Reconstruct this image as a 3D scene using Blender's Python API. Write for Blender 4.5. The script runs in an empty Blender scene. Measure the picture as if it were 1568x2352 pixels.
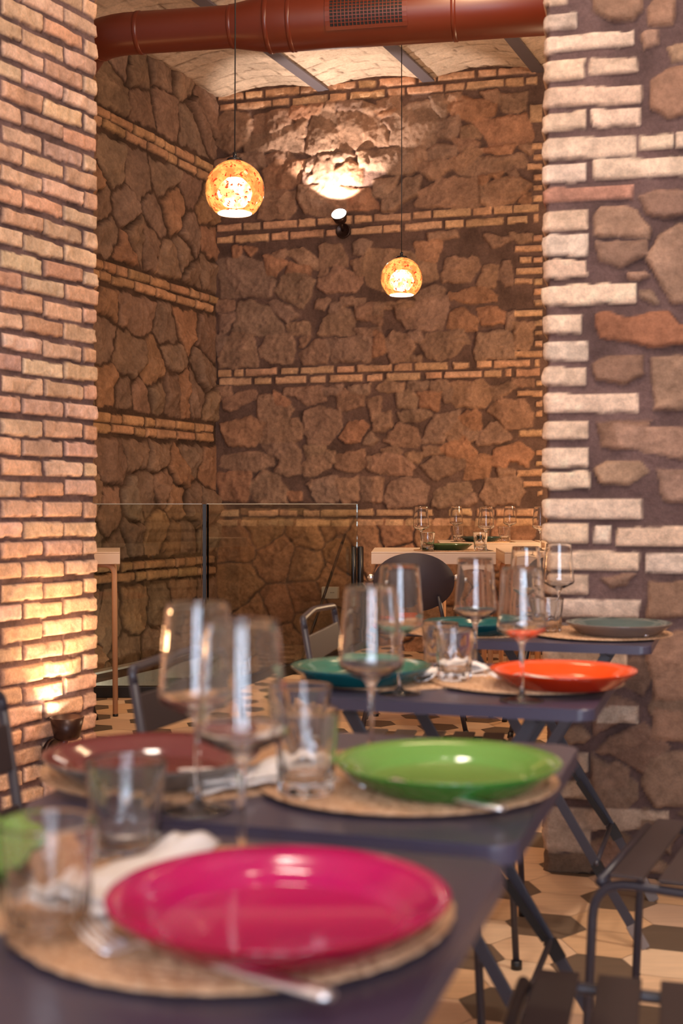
import bpy, bmesh, math, random
import numpy as np
from mathutils import Vector, Matrix

# ------------------------------------------------------------------ camera, world, exposure
S = bpy.context.scene
COL = S.collection
F, HY, CX, CZ = 2900.0, 1158.0, 784.0, 1.03
cam_d = bpy.data.cameras.new('camera'); cam = bpy.data.objects.new('camera', cam_d); COL.objects.link(cam)
cam.location = (0, 0, CZ); cam.rotation_euler = (math.pi/2, 0, 0)
cam_d.sensor_fit = 'VERTICAL'; cam_d.sensor_height = 36.0; cam_d.sensor_width = 24.0
cam_d.lens = F/2352*36.0
cam_d.shift_y = -(1176-HY)/2352
cam_d.clip_start = 0.05
cam_d.dof.use_dof = True; cam_d.dof.focus_distance = 6.3; cam_d.dof.aperture_fstop = 4.6
cam_d.dof.aperture_blades = 0
S.camera = cam
S.view_settings.view_transform = 'Standard'; S.view_settings.look = 'None'
S.view_settings.exposure = 0.0; S.view_settings.gamma = 1.0; S.view_settings.use_curve_mapping = False
world = bpy.data.worlds.new('world'); S.world = world; world.use_nodes = True
world.node_tree.nodes['Background'].inputs[0].default_value = (1.0, 0.86, 0.74, 1)
world.node_tree.nodes['Background'].inputs[1].default_value = 0.22

def light(name, typ, loc, energy, col, size=0.1, target=None, **k):
    d = bpy.data.lights.new(name, typ); o = bpy.data.objects.new(name, d); COL.objects.link(o)
    o.location = loc; d.energy = energy; d.color = col
    if typ == 'AREA':
        d.shape = 'RECTANGLE'; d.size = size; d.size_y = k.get('sy', size)
    else: d.shadow_soft_size = size
    if typ == 'SPOT':
        d.spot_size = k.get('ang', 1.5); d.spot_blend = k.get('blend', 0.5)
    if target is not None:
        o.rotation_euler = (Vector(target)-Vector(loc)).to_track_quat('-Z', 'Y').to_euler()
    return o
WARM = (1.0, 0.66, 0.38); NEUT = (1.0, 0.82, 0.68); COOL = (0.66, 0.77, 1.0)
# daylight coming in through the glazed front behind the camera
light('daylight', 'AREA', (0.2, -2.85, 1.8), 52, COOL, 2.6, (0.1, 3, 1.5), sy=2.0)
# unseen fill lights added to brighten the front room
light('room_fill_light', 'AREA', (0.9, 0.9, 3.6), 15, NEUT, 0.5, (1.0, 3.4, 2.2))
light('room_fill_light', 'AREA', (-0.3, 1.9, 3.6), 34, NEUT, 0.4, (-0.8, 4.0, 1.4))
for lx, ly, le in ((-0.9, -0.6, 17), (0.6, -0.9, 14), (0.2, 1.6, 7)):
    light('room_fill_light', 'POINT', (lx, ly, 2.9), le, NEUT, 0.05)
light('room_fill_light', 'SPOT', (1.35, 2.0, 3.4), 150, NEUT, 0.05, (0.62, 2.45, 0.0), ang=0.6, blend=0.6)  # added to brighten the floor tiles at right
# unseen fill lights added for the back room
light('room_fill_light', 'AREA', (1.6, 6.9, 3.7), 8, NEUT, 0.5, (0.9, 8.3, 1.4))
light('room_fill_light', 'AREA', (0.3, 7.0, 2.9), 5, NEUT, 0.6, (0.3, 8.0, 4.0))  # added below the vault and aimed up to brighten it
light('room_fill_light', 'AREA', (0.5, 4.9, 3.7), 24, WARM, 0.4, (0.5, 6.4, 0.5))
light('warm_fill_light', 'POINT', (1.9, 6.9, 1.3), 90, WARM, 0.12)  # added unseen light for the lower right of the back wall
light('warm_fill_light', 'POINT', (-1.95, 5.6, 1.0), 11, (1.0, 0.5, 0.2), 0.08)  # added unseen light, turns the low side wall orange

light('stair_fill_light', 'POINT', (-1.0, 7.6, -0.17), 6, (1.0, 0.85, 0.65), 0.04)  # added unseen light, gives the steel lining its bright patch

# ------------------------------------------------------------------ helpers
def srgb(r, g, b):
    f = lambda c: (c/255/12.92) if c/255 <= 0.04045 else ((c/255+0.055)/1.055)**2.4
    return (f(r), f(g), f(b))
def P(x, y, Y):                                   # pixel of the photograph at depth Y
    return Vector(((x-CX)/F*Y, Y, CZ-(y-HY)/F*Y))

class NT:
    def __init__(s, name):
        s.m = bpy.data.materials.new(name); s.m.use_nodes = True
        s.t = s.m.node_tree; s.n = s.t.nodes; s.l = s.t.links
        s.b = s.n['Principled BSDF']; s.o = s.n['Material Output']
    def node(s, typ, ins=None, **kw):
        n = s.n.new(typ)
        for k, v in kw.items(): setattr(n, k, v)
        for k, v in (ins or {}).items():
            if isinstance(v, tuple) and len(v) == 2 and hasattr(v[0], 'outputs'): s.l.new(v[0].outputs[v[1]], n.inputs[k])
            else: n.inputs[k].default_value = v
        return n
    def set(s, **kw):
        for k, v in kw.items():
            i = s.b.inputs[k.replace('_', ' ')]
            if isinstance(v, tuple) and hasattr(v[0], 'outputs'): s.l.new(v[0].outputs[v[1]], i)
            elif isinstance(v, tuple) and len(v) == 3: i.default_value = (*v, 1)
            else: i.default_value = v
    def bump(s, src, strength=0.3, dist=0.01):
        b = s.node('ShaderNodeBump', {'Strength': strength, 'Distance': dist, 'Height': src})
        s.l.new(b.outputs[0], s.b.inputs['Normal'])

def mat_simple(name, col, rough=0.5, metal=0.0, var=0.06, scale=30, bump=0.0, coat=0.0, spec=0.5):
    t = NT(name)
    tc = t.node('ShaderNodeTexCoord')
    nz = t.node('ShaderNodeTexNoise', {'Vector': (tc, 'Object'), 'Scale': scale, 'Detail': 4.0})
    mx = t.node('ShaderNodeMixRGB', {'Fac': (nz, 0), 'Color1': (*[c*(1-var) for c in col], 1), 'Color2': (*[min(1, c*(1+var)) for c in col], 1)})
    t.set(Base_Color=(mx, 0), Roughness=rough, Metallic=metal, Coat_Weight=coat, Specular_IOR_Level=spec)
    if bump: t.bump((nz, 0), bump, 0.002)
    return t.m

M = {}
def wall_mat(name, rough=0.9, fine=60, gain=1.0, spec=0.25):
    t = NT(name)
    at = t.node('ShaderNodeAttribute', attribute_name='Col')
    tc = t.node('ShaderNodeTexCoord')
    n1 = t.node('ShaderNodeTexNoise', {'Vector': (tc, 'Object'), 'Scale': fine, 'Detail': 8.0, 'Roughness': 0.7})
    n2 = t.node('ShaderNodeTexNoise', {'Vector': (tc, 'Object'), 'Scale': 7.0, 'Detail': 5.0, 'Roughness': 0.6})
    r1 = t.node('ShaderNodeMapRange', {'Value': (n1, 0), 1: 0.3, 2: 0.7, 3: 0.78*gain, 4: 1.2*gain})
    r2 = t.node('ShaderNodeMapRange', {'Value': (n2, 0), 1: 0.3, 2: 0.7, 3: 0.85, 4: 1.13})
    mu = t.node('ShaderNodeMath', {0: (r1, 0), 1: (r2, 0)}, operation='MULTIPLY')
    mx = t.node('ShaderNodeVectorMath', {0: (at, 'Color'), 1: (mu, 0)}, operation='MULTIPLY')
    t.set(Base_Color=(mx, 0), Roughness=rough, Specular_IOR_Level=spec)
    t.bump((n1, 0), 0.75, 0.006)
    return t.m
M['stone'] = wall_mat('rubble stone masonry')
M['brick'] = wall_mat('old brick masonry', fine=85)
M['vault'] = wall_mat('limewashed brick vault', fine=50)
M['plaster'] = mat_simple('warm plaster', srgb(214, 196, 178), 0.9, var=0.1, scale=4, bump=0.2)
def floor_mat():
    t = NT('wood look hexagon tile')
    at = t.node('ShaderNodeAttribute', attribute_name='Col')
    tc = t.node('ShaderNodeTexCoord')
    mp = t.node('ShaderNodeMapping', {'Vector': (tc, 'Object'), 'Scale': (3.0, 30.0, 1.0), 'Rotation': (0, 0, 0.22)})
    n1 = t.node('ShaderNodeTexNoise', {'Vector': (mp, 0), 'Scale': 2.0, 'Detail': 6.0, 'Roughness': 0.6})
    r1 = t.node('ShaderNodeMapRange', {'Value': (n1, 0), 1: 0.3, 2: 0.7, 3: 0.9, 4: 1.08})
    mx = t.node('ShaderNodeVectorMath', {0: (at, 'Color'), 1: (r1, 0)}, operation='MULTIPLY')
    t.set(Base_Color=(mx, 0), Roughness=0.5, Specular_IOR_Level=0.35)
    return t.m
M['tile'] = floor_mat()
M['table'] = mat_simple('charcoal powder coated steel', srgb(66, 62, 82), 0.30, var=0.05, scale=300, spec=0.6)
M['frame'] = mat_simple('charcoal painted tube', srgb(50, 46, 56), 0.38, var=0.05, scale=200, spec=0.6)
M['slat'] = mat_simple('dark brown painted slat', srgb(58, 46, 46), 0.5, var=0.05, scale=100)
M['cream'] = mat_simple('cream painted metal', srgb(222, 196, 172), 0.45, var=0.03)
M['creamleg'] = mat_simple('beige painted tube', srgb(196, 150, 115), 0.45, var=0.03)
M['cap'] = mat_simple('grey plastic cap', srgb(120, 110, 108), 0.5)
M['blackcap'] = mat_simple('black plastic', srgb(22, 20, 22), 0.4)
M['steel'] = mat_simple('polished steel', (0.9, 0.9, 0.93), 0.32, metal=1.0, var=0.03)
M['rivet'] = mat_simple('zinc rivet', (0.7, 0.7, 0.72), 0.35, metal=1.0)
M['beam'] = mat_simple('grey painted steel beam', srgb(100, 92, 98), 0.55, var=0.08, scale=8)
M['duct'] = mat_simple('terracotta painted sheet metal', srgb(104, 41, 23), 0.34, var=0.12, scale=5, spec=0.6)
M['dark'] = mat_simple('dark void', srgb(18, 14, 14), 0.7)
M['black'] = mat_simple('black satin metal', srgb(24, 24, 30), 0.3, spec=0.6)
M['bronze'] = mat_simple('dark bronze metal', srgb(52, 34, 30), 0.32, metal=0.5)
M['brushed'] = mat_simple('brushed sheet steel', (0.78, 0.76, 0.72), 0.45, metal=0.8, var=0.15, scale=40)
M['wood'] = mat_simple('dark stained wood', srgb(60, 36, 24), 0.5, var=0.2, scale=12)
M['napkin'] = mat_simple('white cotton napkin', srgb(240, 232, 226), 0.9, var=0.03, scale=200, bump=0.2)
M['socket'] = mat_simple('white plastic', srgb(225, 215, 200), 0.4)
M['shell'] = mat_simple('dark violet grey moulded seat', srgb(66, 58, 66), 0.6, var=0.04)
M['orange'] = mat_simple('orange lit seat pad', srgb(190, 84, 34), 0.8)  # colour holds the orange light falling on the seat
M['cord'] = mat_simple('black textile cord', srgb(20, 16, 18), 0.7)

def glaze(name, c1, c2=None, rough=0.12):
    t = NT(name); tc = t.node('ShaderNodeTexCoord')
    nz = t.node('ShaderNodeTexNoise', {'Vector': (tc, 'Object'), 'Scale': 14.0, 'Detail': 3.0})
    c2 = c2 or tuple(c*0.8 for c in c1)
    mx = t.node('ShaderNodeMixRGB', {'Fac': (nz, 0), 'Color1': (*c1, 1), 'Color2': (*c2, 1)})
    t.set(Base_Color=(mx, 0), Roughness=rough, Coat_Weight=0.25, Coat_Roughness=0.06, Specular_IOR_Level=0.4)
    return t.m
def glass(name, col=(1, 1, 1), rough=0.0, ior=1.45):
    t = NT(name)
    g = t.node('ShaderNodeBsdfGlass', {'Color': (*col, 1), 'Roughness': rough, 'IOR': ior})
    t.l.new(g.outputs[0], t.o.inputs[0]); t.n.remove(t.b)
    return t.m
M['glass'] = glass('clear drinking glass', (0.985, 0.985, 0.985))
M['pane'] = glass('balustrade glass', (0.90, 0.93, 0.90), 0.0, 1.5)
def mat_straw():
    t = NT('woven straw'); tc = t.node('ShaderNodeTexCoord')
    w = t.node('ShaderNodeTexVoronoi', {'Vector': (tc, 'Object'), 'Scale': 170.0})
    n = t.node('ShaderNodeTexNoise', {'Vector': (tc, 'Object'), 'Scale': 25.0, 'Detail': 3.0})
    m1 = t.node('ShaderNodeMixRGB', {'Fac': (w, 'Distance'), 'Color1': (*srgb(244, 206, 170), 1), 'Color2': (*srgb(164, 118, 82), 1)})
    m2 = t.node('ShaderNodeMixRGB', {'Fac': (n, 0), 'Color1': (m1, 0), 'Color2': (*srgb(206, 156, 112), 1)})
    t.set(Base_Color=(m2, 0), Roughness=0.8); t.bump((w, 'Distance'), 0.8, 0.004)
    return t.m
M['straw'] = mat_straw()

# mesh builder
class MB:
    def __init__(s): s.bm = bmesh.new(); s.mi = 0
    def _new(s, faces):
        for f in faces: f.material_index = s.mi
    def box(s, c, size, rot=None, bevel=0.0, seg=2):
        r = bmesh.ops.create_cube(s.bm, size=1.0)
        vs = r['verts']
        for v in vs: v.co = Vector((v.co.x*size[0], v.co.y*size[1], v.co.z*size[2]))
        if bevel:
            es = list({e for v in vs for e in v.link_edges})
            rb = bmesh.ops.bevel(s.bm, geom=es, offset=bevel, segments=seg, affect='EDGES', profile=0.5)
            vs = list({v for f in rb['faces'] for v in f.verts} | {v for v in vs if v.is_valid})
        mt = Matrix.Translation(Vector(c)) @ (rot.to_4x4() if rot is not None else Matrix.Identity(4))
        for v in vs: v.co = mt @ v.co
        s._new({f for v in vs for f in v.link_faces})
        return s
    def bar(s, a, b, w, t, up=(0, 0, 1), bevel=0.0):            # flat bar from a to b, width w, thickness t
        a, b = Vector(a), Vector(b); d = b-a; L = d.length; x = d.normalized(); u = Vector(up)
        z = x.cross(u)
        if z.length < 1e-5: z = Vector((1, 0, 0))
        z.normalize(); y = z.cross(x)
        R = Matrix((x, y, z)).transposed()
        return s.box((a+b)/2, (L, w, t), R, bevel)
    def tube(s, pts, r, n=12, cap=True, rs=None):
        pts = [Vector(p) for p in pts]; rings = []; prev = None
        for i, p in enumerate(pts):
            t = (pts[min(i+1, len(pts)-1)]-pts[max(i-1, 0)]).normalized()
            if prev is None:
                a = t.orthogonal().normalized()
            else:
                a = prev - t*prev.dot(t); a.normalize()
            prev = a; b = t.cross(a); rr = rs[i] if rs else r
            rings.append([s.bm.verts.new(p+(a*math.cos(2*math.pi*k/n)+b*math.sin(2*math.pi*k/n))*rr) for k in range(n)])
        fs = []
        for A, B in zip(rings, rings[1:]):
            for k in range(n): fs.append(s.bm.faces.new((A[k], A[(k+1) % n], B[(k+1) % n], B[k])))
        if cap: fs.append(s.bm.faces.new(rings[0][::-1])); fs.append(s.bm.faces.new(rings[-1]))
        for f in fs: f.smooth = True
        s._new(fs); return s
    def lathe(s, prof, n=48, c=(0, 0, 0), mod=None, mats=None, smooth=True):
        c = Vector(c); rings = []
        for (r, z) in prof:
            if r < 1e-6: rings.append([s.bm.verts.new(c+Vector((0, 0, z)))])
            else:
                rings.append([s.bm.verts.new(c+Vector((math.cos(2*math.pi*k/n), math.sin(2*math.pi*k/n), 0))*(r*(mod(2*math.pi*k/n, r, z) if mod else 1))+Vector((0, 0, z))) for k in range(n)])
        for j, (A, B) in enumerate(zip(rings, rings[1:])):
            fs = []
            for k in range(n):
                if len(A) == 1 and len(B) == 1: continue
                if len(A) == 1: fs.append(s.bm.faces.new((A[0], B[(k+1) % n], B[k])))
                elif len(B) == 1: fs.append(s.bm.faces.new((A[k], A[(k+1) % n], B[0])))
                else: fs.append(s.bm.faces.new((A[k], A[(k+1) % n], B[(k+1) % n], B[k])))
            for f in fs: f.smooth = smooth; f.material_index = mats[j] if mats else s.mi
        return s
    def prism(s, pts, z0, z1, bevel=0.0):
        b = [s.bm.verts.new((x, y, z0)) for x, y in pts]; t = [s.bm.verts.new((x, y, z1)) for x, y in pts]
        n = len(pts); fs = [s.bm.faces.new(b[::-1]), s.bm.faces.new(t)]
        for i in range(n): fs.append(s.bm.faces.new((b[i], b[(i+1) % n], t[(i+1) % n], t[i])))
        s._new(fs)
        if bevel:
            es = [e for e in fs[1].edges]+[e for e in fs[0].edges]
            bmesh.ops.bevel(s.bm, geom=es, offset=bevel, segments=3, affect='EDGES', profile=0.5)
        return s
    def xf(s, m):
        bmesh.ops.transform(s.bm, matrix=m, verts=s.bm.verts); return s
    def build(s, name, mats, parent=None, loc=None, smooth=None, label=None):
        bmesh.ops.recalc_face_normals(s.bm, faces=s.bm.faces)
        me = bpy.data.meshes.new(name); s.bm.to_mesh(me); s.bm.free()
        for m in (mats if isinstance(mats, (list, tuple)) else [mats]): me.materials.append(m)
        if smooth is not None:
            me.polygons.foreach_set('use_smooth', [smooth]*len(me.polygons))
        o = bpy.data.objects.new(name, me); COL.objects.link(o)
        if parent: o.parent = parent
        if loc is not None: o.location = loc
        if label: o['label'] = label
        return o
def tag(o, label, cat, group=None, kind=None):
    o['label'] = label; o['category'] = cat
    if group: o['group'] = group
    if kind: o['kind'] = kind
    return o
def struct(o): o['kind'] = 'structure'; return o
def empty(name, loc=(0, 0, 0), rz=0.0):
    o = bpy.data.objects.new(name, None); COL.objects.link(o); o.location = loc; o.rotation_euler = (0, 0, rz)
    o.empty_display_size = 0.05
    return o
def copy_tree(o, parent=None):
    c = o.copy(); COL.objects.link(c)
    if parent: c.parent = parent
    for ch in [x for x in list(COL.objects) if x.parent == o]: copy_tree(ch, c)
    return c
def place(proto, used, loc, rz, label, cat, group=None):
    o = proto if not used.get(proto.name) else copy_tree(proto)
    used[proto.name] = True
    o.location = loc; o.rotation_euler = (o.rotation_euler[0], o.rotation_euler[1], rz)
    tag(o, label, cat, group); return o
USED = {}
def arc(c, r, a0, a1, u, v, n=7):
    c, u, v = Vector(c), Vector(u), Vector(v)
    return [c+u*(r*math.cos(a0+(a1-a0)*i/(n-1)))+v*(r*math.sin(a0+(a1-a0)*i/(n-1))) for i in range(n)]
def fillet(pts, r, n=6):                            # polyline with rounded corners
    pts = [Vector(p) for p in pts]; out = [pts[0]]
    for a, b, c in zip(pts, pts[1:], pts[2:]):
        d1 = (a-b).normalized(); d2 = (c-b).normalized()
        rr = min(r, (a-b).length*0.49, (c-b).length*0.49)
        p1 = b+d1*rr; p2 = b+d2*rr
        for i in range(n+1):
            t = i/n; out.append(p1*(1-t)**2+b*2*t*(1-t)+p2*t*t)
    out.append(pts[-1]); return out

# ------------------------------------------------------------------ masonry relief
RT = np.random.RandomState(7).rand(256, 256)
def noise(u, v, f, seed=0):
    x = u*f+seed*17.3+1000.0; y = v*f+seed*5.9+1000.0
    xi = np.floor(x).astype(int); yi = np.floor(y).astype(int); fx = x-xi; fy = y-yi
    fx = fx*fx*(3-2*fx); fy = fy*fy*(3-2*fy); g = lambda a, b: RT[a & 255, b & 255]
    return (g(xi, yi)*(1-fx)+g(xi+1, yi)*fx)*(1-fy)+(g(xi, yi+1)*(1-fx)+g(xi+1, yi+1)*fx)*fy-0.5
def fbm(u, v, f, seed=0, o=4):
    r = 0; a = 1.0
    for k in range(o): r = r+a*noise(u, v, f, seed+k*3); f *= 2.1; a *= 0.5
    return r
def poly_sdf(pu, pz, poly):
    d2 = np.full(pu.shape, 1e9); ins = np.zeros(pu.shape, bool); n = len(poly)
    for i in range(n):
        ax, ay = poly[i]; bx, by = poly[(i+1) % n]
        ex, ey = bx-ax, by-ay; wx, wy = pu-ax, pz-ay
        t = np.clip((wx*ex+wy*ey)/(ex*ex+ey*ey+1e-12), 0, 1)
        d2 = np.minimum(d2, (wx-ex*t)**2+(wy-ey*t)**2)
        c = (ay > pz) != (by > pz)
        with np.errstate(divide='ignore', invalid='ignore'):
            xx = (bx-ax)*(pz-ay)/((by-ay) if by != ay else 1e-9)+ax
        ins ^= c & (pu < xx)
    d = np.sqrt(d2); return np.where(ins, -d, d)
def clip_poly(poly, nx, ny, c):                      # keep nx*x+ny*y<=c
    out = []; n = len(poly)
    for i in range(n):
        a = poly[i]; b = poly[(i+1) % n]; da = nx*a[0]+ny*a[1]-c; db = nx*b[0]+ny*b[1]-c
        if da <= 0: out.append(a)
        if (da < 0 < db) or (db < 0 < da):
            t = da/(da-db); out.append((a[0]+(b[0]-a[0])*t, a[1]+(b[1]-a[1])*t))
    return out
def rubble(u0, u1, z0, z1, su, sz, rng, jit=0.42):    # irregular stone cells filling a rectangle
    seeds = []; nz = max(1, int(round((z1-z0)/sz)))
    for j in range(nz):
        nu = max(1, int(round((u1-u0)/(su*rng.uniform(0.75, 1.3)))))
        for i in range(nu):
            seeds.append(((i+0.5+(j % 2)*0.35+rng.uniform(-jit, jit))*(u1-u0)/nu+u0, (j+0.5+rng.uniform(-jit, jit)*0.8)*(z1-z0)/nz+z0))
    out = []
    for i, s in enumerate(seeds):
        p = [(u0, z0), (u1, z0), (u1, z1), (u0, z1)]
        for j, q in enumerate(seeds):
            if i == j or abs(q[0]-s[0]) > su*4 or abs(q[1]-s[1]) > sz*4: continue
            nx, ny = q[0]-s[0], q[1]-s[1]
            p = clip_poly(p, nx, ny, nx*(q[0]+s[0])/2+ny*(q[1]+s[1])/2)
            if len(p) < 3: break
        if len(p) >= 3: out.append(p)
    return out
class Wall:
    def __init__(s, O, d, u0, u1, z0, z1, res, mortar, seed=1):
        s.O = np.array(O, float); d = np.array(d, float); s.d = d/np.linalg.norm(d)
        s.n = np.array([s.d[1], -s.d[0]])
        if np.dot(s.n, s.O) > 0: s.n = -s.n           # towards the camera
        s.us = np.arange(u0, u1+res*0.5, res); s.zs = np.arange(z0, z1+res*0.5, res); s.res = res
        s.U, s.Z = np.meshgrid(s.us, s.zs)
        s.rng = random.Random(seed); s.seed = seed
        s.H = fbm(s.U, s.Z, 14, seed)*0.010+fbm(s.U, s.Z, 70, seed+5, 2)*0.003
        v = 1+fbm(s.U, s.Z, 9, seed+9)*0.55
        s.C = np.array(mortar)[None, None, :]*v[:, :, None]
        s.wu = fbm(s.U, s.Z, 16, seed+21, 3); s.wz = fbm(s.U, s.Z, 16, seed+31, 3)
        s.fine = fbm(s.U, s.Z, 45, seed+41, 3); s.mid = fbm(s.U, s.Z, 12, seed+51, 3)
    def uz(s, x, y):                                  # pixel -> wall coordinates
        k = (x-CX)/F
        A = np.array([[k, -s.d[0]], [1.0, -s.d[1]]]); Y, u = np.linalg.solve(A, s.O)
        return (u, CZ-(y-HY)/F*Y)
    def item(s, poly, h, col, edge=0.02, warp=0.01, gap=0.0, facet=0.0, rough=0.004, base=0.0, dome=0.0):
        poly = np.array(poly); m = 0.05
        i0, i1 = np.searchsorted(s.us, [poly[:, 0].min()-m, poly[:, 0].max()+m])
        j0, j1 = np.searchsorted(s.zs, [poly[:, 1].min()-m, poly[:, 1].max()+m])
        if i1-i0 < 2 or j1-j0 < 2: return
        sl = (slice(j0, j1), slice(i0, i1)); U, Z = s.U[sl], s.Z[sl]
        sd = poly_sdf(U+s.wu[sl]*warp, Z+s.wz[sl]*warp, poly)+gap
        t = np.clip(-sd/edge, 0, 1); p = np.sqrt(np.clip(1-(1-t)**2, 0, 1))
        hh = h+s.fine[sl]*rough+s.mid[sl]*rough*1.5
        if facet:
            c = poly.mean(0); fz = None
            for k in range(s.rng.randint(3, 5)):
                a = s.rng.uniform(0, 6.283); g = s.rng.uniform(0.1, 1.0)*facet
                pl = (math.cos(a)*(U-c[0])+math.sin(a)*(Z-c[1]))*g+s.rng.uniform(0, 0.012)
                fz = pl if fz is None else np.minimum(fz, pl)
            hh = hh+fz
        hh = np.maximum(hh, h*0.25)
        w = np.clip(-sd/(edge*0.35)+0.2, 0, 1)
        new = base+hh*p
        s.H[sl] = np.where(sd < 0, np.maximum(new, s.H[sl]), s.H[sl])
        cc = np.array(col)[None, None, :]*(1+s.mid[sl]*0.35+s.fine[sl]*0.28)[:, :, None]
        s.C[sl] = s.C[sl]*(1-w[:, :, None])+cc*w[:, :, None]
    def vary(s, col, v=0.15):
        k = 1+s.rng.uniform(-v, v); return tuple(c*k*(1+s.rng.uniform(-v, v)*0.3) for c in col)
    def row(s, a, b, spans, hgt, col, h=0.018, **kw):  # course of bricks along the line a-b in wall coordinates
        (ua, za), (ub, zb) = a, b
        for (p, q) in spans:
            zc = lambda u: za+(zb-za)*(u-ua)/(ub-ua)
            j = lambda: s.rng.uniform(-0.06, 0.06)*hgt
            poly = [(p, zc(p)-hgt/2+j()), (q, zc(q)-hgt/2+j()), (q, zc(q)+hgt/2+j()), (p, zc(p)+hgt/2+j())]
            s.item(poly, h*s.rng.uniform(0.7, 1.2), s.vary(col), **{**dict(edge=0.009, warp=0.006, rough=0.004), **kw})
    def build(s, name, m, back=0.25, edge0=0.0, edge1=0.0):
        H = s.H; nz, nu = H.shape; U = s.U.copy()
        if edge0: w = np.clip(1-(s.us-s.us[0])/0.03, 0, 1)[None, :]; U = U+w*(0.016-np.clip(H, 0, 0.02)*0.8)*edge0*1.2; H = H-w*w*0.02
        if edge1: w = np.clip(1-(s.us[-1]-s.us)/0.03, 0, 1)[None, :]; U = U-w*(0.016-np.clip(H, 0, 0.02)*0.8)*edge1*1.2; H = H-w*w*0.02
        X = s.O[0]+U*s.d[0]+H*s.n[0]; Y = s.O[1]+U*s.d[1]+H*s.n[1]
        front = np.stack([X, Y, s.Z], -1).reshape(-1, 3)
        idx = np.arange(nz*nu).reshape(nz, nu)
        q = np.stack([idx[:-1, :-1], idx[:-1, 1:], idx[1:, 1:], idx[1:, :-1]], -1).reshape(-1, 4)
        # back of the wall, so that it is a solid
        ring = np.concatenate([idx[0, :], idx[1:, -1], idx[-1, -2::-1], idx[-2:0:-1, 0]])
        rv = front[ring].copy(); rv[:, 0] -= s.n[0]*back; rv[:, 1] -= s.n[1]*back
        n0 = len(front); k = len(ring); r2 = n0+np.arange(k)
        q2 = np.stack([ring, r2, np.roll(r2, -1), np.roll(ring, -1)], -1)
        V = np.concatenate([front, rv]); Q = np.concatenate([q, q2])
        me = bpy.data.meshes.new(name)
        me.vertices.add(len(V)); me.vertices.foreach_set('co', V.astype(np.float32).ravel())
        nl = len(Q)*4
        me.loops.add(nl+k); me.loops.foreach_set('vertex_index', np.concatenate([Q.ravel(), r2[::-1]]).astype(np.int32))
        me.polygons.add(len(Q)+1)
        me.polygons.foreach_set('loop_start', np.concatenate([np.arange(len(Q))*4, [nl]]).astype(np.int32))
        me.polygons.foreach_set('use_smooth', np.concatenate([np.ones(len(q), bool), np.zeros(len(q2)+1, bool)]))
        me.update(calc_edges=True)
        c = np.clip(s.C, 0.004, 0.95).reshape(-1, 3); c = np.concatenate([c, c[ring]])
        at = me.color_attributes.new('Col', 'FLOAT_COLOR', 'POINT')
        at.data.foreach_set('color', np.concatenate([c, np.ones((len(c), 1))], 1).astype(np.float32).ravel())
        me.materials.append(m)
        me.flip_normals() if np.cross(np.array([*s.d, 0]), [0, 0, 1.0])[:2] @ s.n < 0 else None
        o = bpy.data.objects.new(name, me); COL.objects.link(o); struct(o)
        return o

# ------------------------------------------------------------------ the masonry
C_MORT = srgb(104, 84, 76); C_STONE = srgb(150, 118, 98); C_BRICK = srgb(200, 156, 122)
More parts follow.
